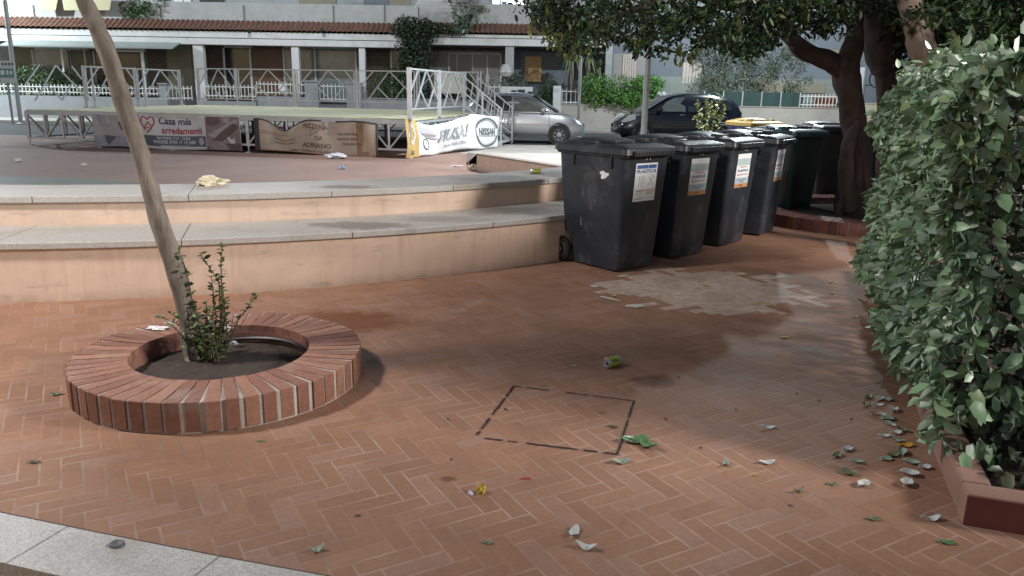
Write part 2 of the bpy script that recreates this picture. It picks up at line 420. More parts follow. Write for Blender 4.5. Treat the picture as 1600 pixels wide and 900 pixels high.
# granite slabs of the seats, cut stone by stone with thin joints
for nm, ra, rb, z0, z1, L in (('lower_seat', R2 + .002, R1 + .035, .405, .455, 1.25), ('upper_seat', R3, R2 + .035, .645, .70, 1.18)):
    g = MB(); n = int((AE - AS) * rb / L); st = (AE - AS) / n
    for i in range(n):
        a0 = AS + i * st + .0003; a1 = AS + (i + 1) * st - .0003; mm = 4; b = len(g.v)
        dz = rnd.uniform(-.0015, .0015); dr = rnd.uniform(-.003, .003)
        for k in range(mm + 1):
            a = a0 + (a1 - a0) * k / mm; c, s_ = math.cos(a), math.sin(a)
            for r_, z in ((ra, z0), (ra, z1), (rb + dr, z1), (rb + dr, z0)): g.v.append((r_ * c, r_ * s_, z + dz))
        for k in range(mm):
            for q in range(4):
                p_, q_ = b + k * 4 + q, b + k * 4 + (q + 1) % 4
                g.f.append((p_, q_, q_ + 4, p_ + 4)); g.m.append(0)
        g.f += [(b, b + 3, b + 2, b + 1), (b + mm * 4, b + mm * 4 + 1, b + mm * 4 + 2, b + mm * 4 + 3)]; g.m += [0, 0]
    g.build(nm, GRAN, t, bevel=.006)
# wall at the right of the arena and the pale ramp behind it
W0, W1, W2 = Vector((-.75, 15.9, 0)), Vector((.78, 13.5, 0)), Vector((1.75, 11.78, 0))
t = thing('arena_wall', 'low peach wall with a thin coping closing the arena on the right', 'wall', W0)
g = MB(); cp = MB()
for a, b in ((W0, W1), (W1, W2)):
    n_ = Vector((b.y - a.y, -(b.x - a.x), 0)).normalized() * -.16
    for mb_, z0, z1, o_ in ((g, 0, .32, 0), (cp, .32, .35, .012)):
        q = [a - n_ * (o_ / .16), b - n_ * (o_ / .16), b + n_, a + n_]
        mb_.extr([(p.x, p.y, z0) for p in q], (0, 0, z1 - z0))
g.build('wall', PLAST, t, world=True); cp.build('coping', basic('brown_coping', (.30, .24, .19), .8, .3, 5), t, world=True)
g = MB()
inn = [W0 + Vector((.02, .1, 0)), W1 + Vector((.12, .06, 0)), W2 + Vector((.12, .06, 0))]
outr = [Vector((-1.2, 20.5, 0)), Vector((3.2, 21.2, 0)), Vector((9, 16.5, 0))]
for k in range(2):
    g.add([(inn[k].x, inn[k].y, .335), (inn[k + 1].x, inn[k + 1].y, .335), (outr[k + 1].x, outr[k + 1].y, .012), (outr[k].x, outr[k].y, .012)], [(0, 1, 2, 3)])
g.add([(W0.x, W0.y + .1, .335), (outr[0].x, outr[0].y, .012), (W0.x - .3, W0.y + 1.5, .012)], [(0, 1, 2)])
struct(g.build('ramp_pavement', PAVE))
g = MB(); g.poly([(-1.4, 20.2, .009), (16, 15, .009), (30, 15, .009), (30, 23.8, .009), (-.9, 23.8, .009)])
struct(g.build('pavement', PAVE))
g = MB(); g.box((0, 32.5, .06), (90, 2.6, .12)); struct(g.build('far_pavement', PAVE, bevel=.01))
# ------------------------------------------------------------------ houses across the street
def pb(mb, x0, y0, x1, y1, Y, d=.1, mi=0):
    xm, ym = (x0 + x1) / 2, (y0 + y1) / 2
    a, b = at(x0, ym, Y).x, at(x1, ym, Y).x; zt, zb = at(xm, y0, Y).z, at(xm, y1, Y).z
    return mb.box(((a + b) / 2, Y + d / 2, (zt + zb) / 2), (abs(b - a), d, abs(zt - zb)), mi=mi)
CREAM = basic('cream_render', (.27, .25, .185), .8, .15, 1, dirt=(.3, .27, .2)); GREYB = basic('blue_grey_render', (.17, .195, .225), .85, .15, .8, dirt=(.13, .14, .15))
GREYL = basic('pale_grey_render', (.36, .37, .38), .85, .15, .9, dirt=(.22, .23, .22)); CONC = basic('balcony_concrete', (.40, .40, .40), .85, .2, .9, dirt=(.22, .22, .21))
BROWN = basic('brown_stone_cladding', (.11, .075, .06), .8, .35, 5, bump=.5, bscale=9); WOOD = basic('brown_wood_boards', (.17, .10, .065), .6, .3, 2)
def stone_mat():
    t = NT('stone_strips'); p = t.obj(); b = t.n('ShaderNodeTexBrick'); mp = t.n('ShaderNodeMapping'); t.lk(p, mp.inputs[0]); mp.inputs['Rotation'].default_value = (R(90), 0, 0)
    t.lk(mp.outputs[0], b.inputs[0]); b.inputs['Scale'].default_value = 2.2; b.inputs['Color1'].default_value = (.12, .08, .065, 1); b.inputs['Color2'].default_value = (.075, .055, .05, 1)
    b.inputs['Mortar'].default_value = (.16, .14, .12, 1); b.inputs['Mortar Size'].default_value = .03; b.inputs['Row Height'].default_value = .22; b.inputs['Brick Width'].default_value = .7
    return t.out(b.outputs[0], .8)
STONE = stone_mat()
def glass_mat(name, col):
    t = NT(name); p = t.obj(); return t.out(t.mix(t.ramp(t.noise(p, .8, 3), .35, .65), mul(col, .6), mul(col, 1.3)), .12, 0, .6)
GLASS = glass_mat('curtained_glass', (.26, .31, .33)); GLASSD = glass_mat('dark_glass', (.03, .035, .04)); TILE = basic('terracotta_roof_tiles', (.17, .08, .055), .75, .35, 3, dirt=(.12, .09, .06))
SHUT = basic('beige_shutter', (.50, .44, .40), .6, .1, 2); SHUTO = basic('orange_lit_shutter', (.55, .37, .17), .6, .1, 2)  # SHUTO: orange light on the shutter put into its colour
def tiles(x0, x1, Yf, z0, z1, depth):
    g = MB(); pit = .21; n = int((x1 - x0) / pit)
    def f(u, v):
        x = x0 + (x1 - x0) * u; ph = ((x - x0) / pit) % 1
        w = .055 * abs(math.sin(math.pi * ph)) ; st = (v * 3) % 1
        return (x, Yf + depth * v, z0 + (z1 - z0) * v + w + .012 * (1 - st))
    g.grid(f, n * 6, 12)
    return g
def shutter_mb(g, x0, y0, x1, y1, Y, n=6, mi=0):
    a, b = at(x0, (y0 + y1) / 2, Y).x, at(x1, (y0 + y1) / 2, Y).x; zt, zb = at((x0 + x1) / 2, y0, Y).z, at((x0 + x1) / 2, y1, Y).z
    g.box(((a + b) / 2, Y + .02, (zt + zb) / 2), (b - a, .03, zt - zb), mi=mi)
    for k in range(n):
        x = a + (b - a) * (k + .5) / n; g.box((x, Y - .012, (zt + zb) / 2), ((b - a) / n * .62, .03, zt - zb - .02), mi=mi)
YF, YB = 34.0, 35.8
zgr = 0.0
L = thing('terraced_house', 'pale terraced house with white arcade and red tiled strip, left half of the row', 'building', (-12, YF, 0))
def part(name, g, mat, parent=L, **k): return g.build(name, mat, parent, world=True, **k)
xl = at(-60, 100, YF).x; xe = at(651, 60, YF).x
g = MB(); g.box(((xl + xe) / 2, YB + .2, 1.9), (xe - xl, .3, 3.8)); part('back_wall', g, GREYL)
g = MB(); pb(g, -60, 48, 632, 58, YF, .4); pb(g, -60, 59, 634, 69, YF - .12, .5); part('beam', g, WHITE2, bevel=.02)
g = MB(); g.box(((xl + xe) / 2, YF + 1.1, 3.42), (xe - xl, 1.7, .12)); part('porch_ceiling', g, GREYL)
zt0 = at(330, 48, YF).z
part('roof', tiles(xl, at(634, 40, YF).x, YF - .14, zt0 + .0, zt0 + .42, .75), TILE, smooth='all')
g = MB(); g.box(((xl + xe) / 2, YF + .85, 4.45), (xe - xl, .3, .95)); part('balcony_parapet', g, CONC, bevel=.02)
g = MB(); g.box(((xl + xe) / 2, YF + 3.2, 7), (xe - xl, .3, 6)); g.box(((xl + xe) / 2, YF + 1.9, 3.95), (xe - xl, 2.6, .2)); part('upper_wall', g, GREYL)
for x, w in ((311, 15), (462, 11), (566, 9)):
    g = MB(); q = at(x, 100, YF); h_ = 3.35; g.box((q.x, YF + .12, h_ / 2), (w / 36, .3, h_)); part('column', g, WHITE2, bevel=.01)
# ground-floor wall pieces, Y just in front of the back wall
for x0, x1, m in ((20, 145, CREAM), (232, 262, STONE), (322, 352, BROWN), (395, 442, WOOD), (573, 612, STONE)):
    g = MB(); pb(g, x0, 62, x1, 160, YB - .04, .06); part('wall_cladding', g, m)
g = MB(); pb(g, 262, 68, 300, 150, YB - .045, .06); part('yellow_door', g, CREAM)
for x0, x1, y0, m in ((55, 110, 78, GLASS), (112, 135, 78, CREAM), (150, 225, 80, GLASSD), (352, 392, 75, GLASSD), (445, 556, 76, GLASS), (612, 628, 82, GLASSD)):
    g = MB(); pb(g, x0, y0, x1, 160, YB - .05, .05); w = part('window', g, GLASS if m is GLASS else m)
    f = MB(); pb(f, x0 - 2, y0 - 3, x1 + 2, y0, YB - .1, .08); pb(f, x0 - 2, y0, x0 + 1, 158, YB - .1, .08); pb(f, x1 - 1, y0, x1 + 2, 158, YB - .1, .08)
    if x1 - x0 > 60: pb(f, (x0 + x1) / 2 - 9, y0, (x0 + x1) / 2 - 6, 158, YB - .1, .08)
    f.build('frame', WHITE, w, world=True)
# upper windows and doors just above the parapet
for x0, x1, m in ((196, 212, GLASS), (215, 262, GREYL), (270, 283, WHITE), (285, 296, WHITE), (310, 348, GLASSD), (466, 524, CREAM), (526, 568, GLASS), (570, 606, GREYB), (608, 640, CREAM)):
    g = MB(); pb(g, x0, -70, x1, 20, YF + 3.0, .05); part('balcony_door', g, m)
g = MB()
for x0, x1 in ((58, 92), (95, 176)):
    a = [at(x0, -12, YF + .3), at(x1, -12, YF + .3), at(x1 - 5, 16, YF + .3), at(x0 + 5, 16, YF + .3)]
    g.extr([tuple(p) for p in a], (0, .04, 0))
part('balcony_awning', g, basic('pale_yellow_fabric', (.50, .46, .30), .8, .08, 2))
STM = basic('damp_stain', (.14, .14, .13), .9, .2, 3)
for x in (6, 52, 250, 380, 520, 600):
    g = MB(); pb(g, x, 8, x + 2, 34, YF + .68, .03); part('parapet_stain', g, STM)
g = MB(); a, b = at(20, 64, YF).x, at(283, 64, YF).x; z_ = at(150, 63, YF).z
g.add([(a, YF - .9, z_ - .28), (b, YF - .9, z_ - .28), (b, YF, z_), (a, YF, z_), (a, YF - .9, z_ - .33), (b, YF - .9, z_ - .33), (b, YF, z_ - .05), (a, YF, z_ - .05)], [(0, 1, 2, 3), (7, 6, 5, 4), (0, 4, 5, 1), (1, 5, 6, 2), (3, 7, 4, 0)])
part('porch_canopy', g, basic('greenish_canopy_sheet', (.27, .30, .29), .4, .15, 1))
g = MB(); pb(g, 30, 73, 226, 75.5, YF - .3, .08); pb(g, 96, 76, 98, 112, YF - .3, .06); pb(g, 222, 75, 225.5, 148, YF - .3, .1); pb(g, 150, 79, 222, 80.5, YF - .3, .08); part('pergola_frame', g, WHITE)
for x in (389, 502):
    g = MB(); q = at(x, 50, YF - .3); g.tube([q, q + Vector((0, .1, .1))], .07, 10); g.box(q + Vector((0, .15, .08)), (.08, .3, .05)); part('wall_spotlight', g, DARKM)

Rr = thing('grey_house', 'blue grey rendered house with white fascia and shutters, right half of the row', 'building', (6, YF, 0))
def partr(name, g, mat, **k): return g.build(name, mat, Rr, world=True, **k)
xe2 = at(1850, 100, YF).x; xs = at(653, 100, YF).x; xm = at(950, 100, YF).x
g = MB(); g.box(((xs + xm) / 2, YB + .2, 1.85), (xm - xs, .3, 3.7)); partr('porch_wall', g, GREYB)
g = MB(); g.box(((xm + xe2) / 2, YF + .5, 2.4), (xe2 - xm, .4, 4.8)); g.box((xm + .1, YF + 1.2, 2.4), (.3, 2, 4.8)); partr('front_wall', g, GREYB)
g = MB(); pb(g, 672, 55, 946, 60, YF - .02, .4); pb(g, 668, 61, 947, 72, YF - .12, .5); partr('beam', g, WHITE2, bevel=.02)
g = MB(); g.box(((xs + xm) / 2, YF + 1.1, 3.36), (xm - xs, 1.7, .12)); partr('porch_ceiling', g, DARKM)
partr('roof', tiles(xs, xm, YF - .16, at(800, 54, YF).z, at(800, 54, YF).z + .42, .75), TILE, smooth='all')
g = MB(); g.box(((xs + xe2) / 2, YF + .85, 4.55), (xe2 - xs, .3, 1.0)); partr('balcony_parapet', g, CONC, bevel=.02)
g = MB(); g.box(((xs + xe2) / 2, YF + 3.2, 7), (xe2 - xs, .3, 6)); g.box(((xs + xe2) / 2, YF + 1.9, 3.95), (xe2 - xs, 2.6, .2)); partr('upper_wall', g, GREYL)
for x, w in ((796, 13), (951, 10)):
    g = MB(); q = at(x, 100, YF); g.box((q.x, YF + .12, 1.7), (w / 36, .3, 3.4)); partr('column', g, GREYL, bevel=.01)
g = MB(); pb(g, 672, 80, 782, 160, YB - .05, .06); w = partr('sliding_door', g, basic('mauve_grey_door', (.25, .23, .235), .5, .12, 1.5))
g = MB()
for x in (700, 713, 737, 760, 781): pb(g, x, 84, x + 2.4, 160, YB - .09, .05)
pb(g, 700, 83, 783, 85, YB - .09, .05); g.build('frame', WHITE2, w, world=True)
for k_, (x0, y0, x1, y1, m) in enumerate(((820, 88, 846, 128, SHUTO), (972, 85, 994, 122, SHUT), (1066, 98, 1096, 131, SHUT), (1335, 105, 1350, 150, WHITE2))):
    Yp = YB - .08 if x0 < 900 else YF + .25
    g = MB(); shutter_mb(g, x0, y0, x1, y1, Yp, 6 if x1 - x0 > 18 else 2); partr('shutter', g, m)
g = MB(); pb(g, 951, 84, 1011, 140, YF + .27, .05); partr('wall_panel', g, basic('taupe_render', (.30, .285, .28), .8, .1, 1))
g = MB(); pb(g, 951, 86, 953.5, 140, YF + .2, .08); pb(g, 1013, 84, 1015.5, 140, YF + .2, .08); partr('downpipe', g, WHITE2)
g = MB(); pb(g, 1000, 122, 1350, 160, YF + .24, .06); partr('base_band', g, basic('sage_render', (.24, .27, .25), .8, .1, 1))
g = MB(); pb(g, 1290, 78, 1330, 100, YF + .2, .06); pb(g, 1180, 130, 1290, 145, YF + .18, .06); partr('pale_wall_patch', g, CREAM)
# lit window with blue-white light and curtain
t_ = NT('lit_window_glow'); e = t_.n('ShaderNodeEmission'); e.inputs[0].default_value = (.78, .88, 1, 1); e.inputs[1].default_value = 1.6
t_.lk(e.outputs[0], t_.t.nodes['Material Output'].inputs[0])
g = MB(); pb(g, 770, -70, 820, 14, YF + 3.0, .05); w = partr('lit_window', g, t_.mat)
g = MB()
for x in (768, 781, 806, 819): pb(g, x, -70, x + 2.2, 16, YF + 2.92, .07)
pb(g, 784, 2, 792, 15, YF + 2.94, .05); g.build('frame', basic('window_frame_grey', (.2, .22, .26), .5), w, world=True)
for x0, x1, m in ((690, 705, GLASSD), (722, 748, GREYB), (860, 900, GLASSD), (1240, 1290, GLASSD)):
    g = MB(); pb(g, x0, -70, x1, 16, YF + 3.0, .05); partr('balcony_door', g, m)
g = MB()   # white lattice screen on the balcony
for k in range(13):
    x = 648 + k * 3.6
    for s_ in (1, -1):
        a = at(x, -14 if s_ > 0 else 13, YF + .7); b = at(x + 13, 13 if s_ > 0 else -14, YF + .7); g.bar(a, b, .03)
partr('lattice_screen', g, WHITE)
g = MB(); cpt = at(1372, 123, YF + .29); pts = [cpt + Vector((.36 * math.cos(a), 0, .36 * math.sin(a))) for a in [R(50 + 11 * i) for i in range(24)]]
g.tube(pts, .025, 5); g.bar(at(1350, 133, YF + .29), at(1362, 133, YF + .29), .03); partr('graffiti', g, DARKM)
g = MB(); q = at(791, 111, YF - .08); g.lathe([(.001, .3), (.16, .26), (.26, .1), (.3, -.05), (.2, -.22), (.001, -.28)], q, 14); partr('wall_lantern', g, basic('frosted_lantern', (.5, .5, .5), .3), smooth=True)

# front walls with white fences, gates
YW = 33.6
def zpx(y, x=800, Y=YW): return at(x, y, Y).z
def fence_thing(name, label, x0, x1, ztop_wall, y_top, y_bot, wallmat, has_wall=True, n=None, group=None):
    a, b = at(x0, 150, YW).x, at(x1, 150, YW).x
    t = thing(name, label, 'fence', ((a + b) / 2, YW, 0), 0, group); zt, zb = zpx(y_top, (x0 + x1) / 2), zpx(y_bot, (x0 + x1) / 2)
    if has_wall:
        g = MB(); g.box(((a + b) / 2, YW + .1, ztop_wall / 2), (b - a, .22, ztop_wall)); g.build('wall', wallmat, t, world=True)
    g = MB(); n = n or int((b - a) / .15)
    for k in range(n + 1):
        x = a + (b - a) * k / n; g.box((x, YW, (zt + zb) / 2), (.028, .028, zt - zb))
    g.build('pickets', WHITE, t, world=True)
    for z in (zt - .1, zb + .08): g = MB(); g.box(((a + b) / 2, YW, z), (b - a, .05, .04)); g.build('rail', WHITE, t, world=True)
    return t
GW = basic('grey_garden_wall', (.30, .31, .325), .85, .2, .8, dirt=(.2, .2, .2)); BW = basic('beige_garden_wall', (.40, .37, .335), .85, .2, .8, dirt=(.25, .23, .2)); CW = basic('cream_garden_wall', (.50, .44, .34), .85, .15, .8)
fence_thing('picket_fence', 'white picket fence on grey wall in front of left garden hedge', -60, 252, zpx(150, 100), 132, 147, GW)
fence_thing('picket_gate', 'white picket gate left of the first arcade column', 264, 300, 0, 134, 156, GW, False, group=None)
fence_thing('picket_fence', 'low white picket fence right of the first arcade column', 321, 400, zpx(158, 360), 132, 153, GW)
fence_thing('picket_fence', 'white picket fence with round emblem on grey wall between the arcade columns', 402, 478, zpx(151, 440), 128, 148, GW)
fence_thing('picket_gate', 'white double picket gate between the grey gate posts', 500, 543, 0, 131, 158, GW, False)
g = MB(); q = at(441, 137, YW - .06); g.lathe([(.001, 0), (.16, 0), (.16, .03), (.001, .03)], q, 16, axis=Matrix.Rotation(R(90), 3, 'X'))
o = g.build('round_emblem', WHITE); tag(o, 'round pale emblem hung on the white picket fence', 'emblem')
for x0, x1, y0, lab in ((252, 264, 132, 'grey gate post left of the first arcade column'), (478, 499, 128, 'wide grey gate post left of double gate'), (543, 566, 131, 'wide grey gate post right of double gate')):
    g = MB(); a, b = at(x0, 150, YW).x, at(x1, 150, YW).x; h_ = zpx(y0, x0); g.box(((a + b) / 2, YW, h_ / 2), (b - a, .36, h_)); g.box(((a + b) / 2, YW, h_ + .03), (b - a + .08, .44, .06))
    tag(g.build('gate_post', GW, bevel=.01), lab, 'gate post')
def wall_thing(label, x0, x1, ytop, mat, Y=YW, th=.25):
    g = MB(); a, b = at(x0, 160, Y).x, at(x1, 160, Y).x; h_ = at((x0 + x1) / 2, ytop, Y).z
    g.box(((a + b) / 2, Y, h_ / 2), (b - a, th, h_)); g.box(((a + b) / 2, Y, h_ + .02), (b - a, th + .06, .04))
    return tag(g.build('garden_wall', mat, bevel=.01), label, 'wall')
wall_thing('low grey garden wall below the clipped bush behind the stage rail', 566, 770, 156, GW)
wall_thing('beige garden wall below bright green hedge behind the cars', 870, 1090, 165, BW)
wall_thing('beige garden wall below green mesh and white railing', 1090, 1312, 168, BW)
wall_thing('cream garden wall right of the twisted tree trunk', 1312, 1480, 163, CW)
fence_thing('picket_gate', 'dark gap garden gate with white pickets behind silver car roof', 764, 780, 0, 132, 160, GW, False)
fence_thing('picket_fence', 'short white picket fence left of bright green hedge', 878, 906, 0, 139, 163, BW, False)
fence_thing('picket_fence', 'white picket fence behind the dark car bonnet', 1036, 1090, 0, 146, 165, BW, False)
fence_thing('picket_fence', 'white railing in front of big terracotta pot', 1251, 1308, 0, 147, 167, BW, False)
for x0, x1, y0, y1, lab in ((783, 832, 135, 200, 'pale stone meter niche behind the silver car'), (864, 876, 134, 200, 'white letterbox pillar left of green hedge'), (1024, 1038, 143, 200, 'pale pillar with letterbox right of green hedge')):
    t = thing('wall_pillar', lab, 'pillar', (at((x0 + x1) / 2, 160, YW).x, YW, 0))
    g = MB(); a, b = at(x0, 150, YW).x, at(x1, 150, YW).x; h_ = zpx(y0, x0); g.box(((a + b) / 2, YW - .05, h_ / 2), (b - a, .4, h_)); g.build('post', WHITE2, t, world=True, bevel=.02)
    g = MB(); 
    if x1 - x0 > 30:
        pb(g, 799, 141, 807, 150, YW - .27, .04); pb(g, 809, 140, 820, 150, YW - .27, .04); pb(g, 825, 143, 832, 149, YW - .27, .03)
    else: pb(g, x0 + 2.5, y0 + 4, x1 - 2.5, y0 + 9, YW - .27, .04)
    g.build('letterbox', DARKM if x1 - x0 > 30 else GALV, t, world=True)
t = thing('mesh_fence', 'dark green shading mesh on the fence below the olive trees', 'fence', (at(1180, 160, YW).x, YW, 0))
g = MB(); a, b = at(1100, 150, YW).x, at(1250, 150, YW).x; z0, z1 = zpx(168, 1180), zpx(144, 1180)
g.grid(lambda u, v: (a + (b - a) * u, YW + .02 * math.sin(u * 40), z0 + (z1 - z0) * v), 60, 4); g.build('mesh', basic('green_shade_net', (.035, .07, .065), .9, .25, 2), t, world=True, solid=.01)
for k in range(6): 
    g = MB(); x = a + (b - a) * k / 5; g.box((x, YW - .03, (z0 + z1) / 2), (.04, .04, z1 - z0 + .05)); g.build('post', GALV, t, world=True)
t = thing('terracotta_pot', 'large square terracotta planter behind the white railing', 'pot', (at(1287, 160, YW + .5).x, YW + .5, 0))
g = MB(); q = at(1287, 158, YW + .5); g.box((q.x, YW + .5, 1.15), (.75, .5, .75)); g.box((q.x, YW + .5, 1.5), (.85, .58, .1)); g.build('pot', basic('terracotta', (.30, .10, .06), .7), t, world=True, bevel=.02)
g = MB(); g.box((q.x, YW + .5, .385), (.7, .45, .77)); g.build('pedestal', BW, t, world=True)
t = thing('garden_screen', 'white cloth screen standing behind the bush and stage rail', 'screen', (at(705, 150, 33.9).x, 33.9, 0))
g = MB(); a = [at(x, y, 33.95) for x, y in ((679, 112), (728, 112), (726, 146), (677, 146))]; g.extr([tuple(p) for p in a], (0, .03, 0)); g.build('cloth', basic('cream_cloth', (.58, .57, .50), .8, .05, 1), t, world=True)
g = MB(); 
for x in (679, 726): q = at(x, 130, 34.0); g.box((q.x, 34.0, .9), (.05, .05, 1.8))
g.build('frame', ALU, t, world=True)
# ------------------------------------------------------------------ foliage
LA = leaf_mat('silvery_hedge_leaf', (.155, .25, .135), (.29, .37, .28), .42, .55)
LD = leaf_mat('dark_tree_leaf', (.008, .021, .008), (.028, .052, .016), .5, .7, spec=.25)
LG = leaf_mat('bright_hedge_leaf', (.095, .235, .045), (.10, .20, .06), .45, .5)
LO = leaf_mat('olive_leaf', (.10, .135, .09), (.20, .23, .18), .55, .4)
LI = leaf_mat('ivy_leaf', (.045, .095, .03), (.08, .13, .05), .5, .5)
LS = leaf_mat('shoot_leaf', (.06, .11, .03), (.12, .17, .07), .45, .5)
LY = leaf_mat('yellow_green_leaf', (.30, .36, .10), (.34, .38, .15), .5, .4)
BARKL = None
def bark_mat(name, a, b, sc_=8, streak=.25):
    t = NT(name); p = t.obj(); mp = t.n('ShaderNodeMapping'); t.lk(p, mp.inputs[0]); mp.inputs['Scale'].default_value = (1, 1, streak)
    f = t.noise(mp.outputs[0], sc_, 6, .7, .5); c = t.mix(t.ramp(f, .35, .65), a, b)
    c = t.mix(t.ramp(t.noise(p, 5, 4, .6), .55, .7, 0, .6), c, mul(a, .7)); t.bump(f, .7, .012); return t.out(c, .85)
BARKP = bark_mat('pale_bark', (.13, .11, .09), (.27, .235, .20), 12); BARKD = bark_mat('dark_bark', (.042, .028, .025), (.088, .060, .050), 7); BARKB = bark_mat('brown_bark', (.15, .11, .085), (.22, .17, .135), 10)
TW = basic('twig', (.10, .08, .04), .8)
def leafmesh(name, P, D, N, size, mat, parent=None, base=(0, 0, 0), wid=.5, curl=.18, fold=.15, seed=1, kind='full'):
    """many leaves in one mesh: P points, D directions along the leaf, N leaf normals"""
    rg = np.random.default_rng(seed); n = len(P); P = np.array(P, float) - np.array(base, float); D = np.array(D, float); N = np.array(N, float)
    D /= np.linalg.norm(D, axis=1, keepdims=True) + 1e-9
    N = N - (N * D).sum(1, keepdims=True) * D; N /= np.linalg.norm(N, axis=1, keepdims=True) + 1e-9
    S = np.cross(D, N); s = np.asarray(size) * np.ones(n)
    s = s * rg.uniform(.55, 1.3, n); w = wid * rg.uniform(.85, 1.15, n); cu = curl * rg.uniform(-.6, 1.4, n)
    def pt(a, b, c): return P + D * (s * a)[:, None] + S * (s * w * b)[:, None] + N * (s * c)[:, None]
    if kind == 'full':
        V = [pt(0, 0, 0), pt(.3, 0, cu * .1), pt(.68, 0, -cu * .35), pt(1, 0, -cu), pt(.28, .46, fold * .6), pt(.68, .42, fold * .5 - cu * .35), pt(.28, -.46, fold * .6), pt(.68, -.42, fold * .5 - cu * .35)]
        F = [(0, 4, 1), (1, 4, 5, 2), (2, 5, 3), (0, 1, 6), (1, 2, 7, 6), (2, 3, 7)]
    else:
        V = [pt(0, 0, 0), pt(.5, .5, fold * .5), pt(1, 0, -cu), pt(.5, -.5, fold * .5)]
        F = [(0, 1, 2, 3)] if kind == 'quad' else [(0, 1, 2), (0, 2, 3)]
    k = len(V); V = np.stack(V, 1).reshape(-1, 3)
    loops = []; tot = []
    fl = [i for f in F for i in f]; ft = [len(f) for f in F]
    L_ = (np.array(fl)[None, :] + (np.arange(n) * k)[:, None]).ravel(); T_ = np.tile(ft, n)
    me = bpy.data.meshes.new(name); me.vertices.add(n * k); me.vertices.foreach_set('co', V.ravel())
    me.loops.add(len(L_)); me.loops.foreach_set('vertex_index', L_.astype(np.int32))
    me.polygons.add(len(T_)); st = np.concatenate([[0], np.cumsum(T_)[:-1]]); me.polygons.foreach_set('loop_start', st.astype(np.int32))
    try: me.polygons.foreach_set('loop_total', T_.astype(np.int32))
    except Exception: pass
    me.update(calc_edges=True); me.validate()
    at_ = me.attributes.new('rnd', 'FLOAT', 'FACE'); at_.data.foreach_set('value', np.repeat(rg.random(n), len(F)).astype(np.float32))
    me.polygons.foreach_set('use_smooth', [True] * len(me.polygons))
    me.materials.append(mat); o = bpy.data.objects.new(name, me); C.objects.link(o)
    if parent: o.parent = parent
    return o
def blob_leaves(rg, blobs, per, out=.6, grav=.3):
    """points on and inside lumpy ellipsoids: list of (centre, radii)"""
    P, D, N = [], [], []
    for (c, r_), k in zip(blobs, per):
        d = rg.normal(size=(k, 3)); d /= np.linalg.norm(d, axis=1, keepdims=True)
        rad = rg.uniform(.45, 1.05, k) ** .6
        p = np.array(c) + d * np.array(r_) * rad[:, None]
        P.append(p); q = d * out + rg.normal(size=(k, 3)) * .7; q[:, 2] -= grav; D.append(q)
        N.append(d + rg.normal(size=(k, 3)) * .6 + np.array([0, 0, .4]))
    return np.concatenate(P), np.concatenate(D), np.concatenate(N)
def bush(name, label, cat, box, n, size, mat, base, seed, lumps=26, kind='diamond', core=True, corecol=(.02, .03, .015), group=None, parent=None, wid=.5):
    """a clipped or lumpy bush filling an axis-aligned box ((x0,x1),(y0,y1),(z0,z1))"""
    rg = np.random.default_rng(seed); (x0, x1), (y0, y1), (z0, z1) = box
    t = thing(name, label, cat, base, 0, group)
    bl, per = [], []
    for k in range(lumps):
        c = (rg.uniform(x0, x1), rg.uniform(y0, y1), rg.uniform(z0, z1)); r_ = np.array([(x1 - x0) / (lumps ** .45) * 1.1, (y1 - y0) * .38, (z1 - z0) * .30]) * rg.uniform(.7, 1.2)
        c = (np.clip(c[0], x0 + r_[0] * .8, x1 - r_[0] * .8), np.clip(c[1], y0 + r_[1] * .8, y1 - r_[1] * .8), np.clip(c[2], z0 + r_[2] * .8, z1 - r_[2] * .7))
        bl.append((c, r_)); per.append(n // lumps)
    P, D, N = blob_leaves(rg, bl, per)
    leafmesh('foliage', P, D, N, size, mat, t, base, seed=seed, kind=kind, wid=wid)
    g = MB()
    for k in range(max(3, int((x1 - x0) / .5))):
        x = rg.uniform(x0 + .1, x1 - .1); y = (y0 + y1) / 2 + rg.uniform(-.1, .1); zb = base[2]
        g.tube([(x, y, zb), (x + rg.uniform(-.1, .1), y, (zb + z1) / 2), (x + rg.uniform(-.3, .3), y, z1 - .15)], [.03, .02, .006], 5)
    g.build('stems', TW, t, world=True)
    return t
def X(x, Y=33): return at(x, 130, Y).x
def Zp(y, x, Y=33): return at(x, y, Y).z
bush('garden_hedge', 'dark hedge behind the white picket fence, far left', 'hedge', ((X(-40, 34.4), X(150, 34.4)), (34.0, 34.9), (.6, Zp(105, 60, 34.4))), 5200, .11, LI, (X(60), 34.4, 0), 3, 30)
bush('garden_bush', 'green clipped bush behind the stage rail below the creeper', 'bush', ((X(570, 34.2), X(660, 34.2)), (33.85, 34.7), (.5, Zp(108, 610, 34.2))), 3600, .11, LI, (X(610), 34.2, 0), 4, 20)
bush('garden_bush', 'green bush behind the white cloth screen', 'bush', ((X(655, 34.5), X(765, 34.5)), (34.2, 34.9), (.5, Zp(115, 710, 34.5))), 2600, .11, LI, (X(710), 34.4, 0), 5, 20)
bush('street_hedge', 'bright green hedge on the beige wall between the two cars', 'hedge', ((X(908, 33.5), X(1032, 33.5)), (32.95, 34.0), (Zp(166, 970, 33.5), Zp(120, 970, 33.5))), 8500, .11, LG, (X(970), 33.5, .9), 6, 34)
bush('garden_bush', 'small dark shrub left of white letterbox pillar', 'bush', ((X(842, 34), X(872, 34)), (33.7, 34.3), (.6, Zp(124, 857, 34))), 900, .12, LI, (X(857), 34, 0), 7, 8)
bush('garden_bush', 'small shrub behind the round emblem on the fence', 'bush', ((X(452, 34.3), X(478, 34.3)), (34.0, 34.5), (.6, Zp(115, 462, 34.3))), 700, .11, LI, (X(462), 34.3, 0), 8, 7)
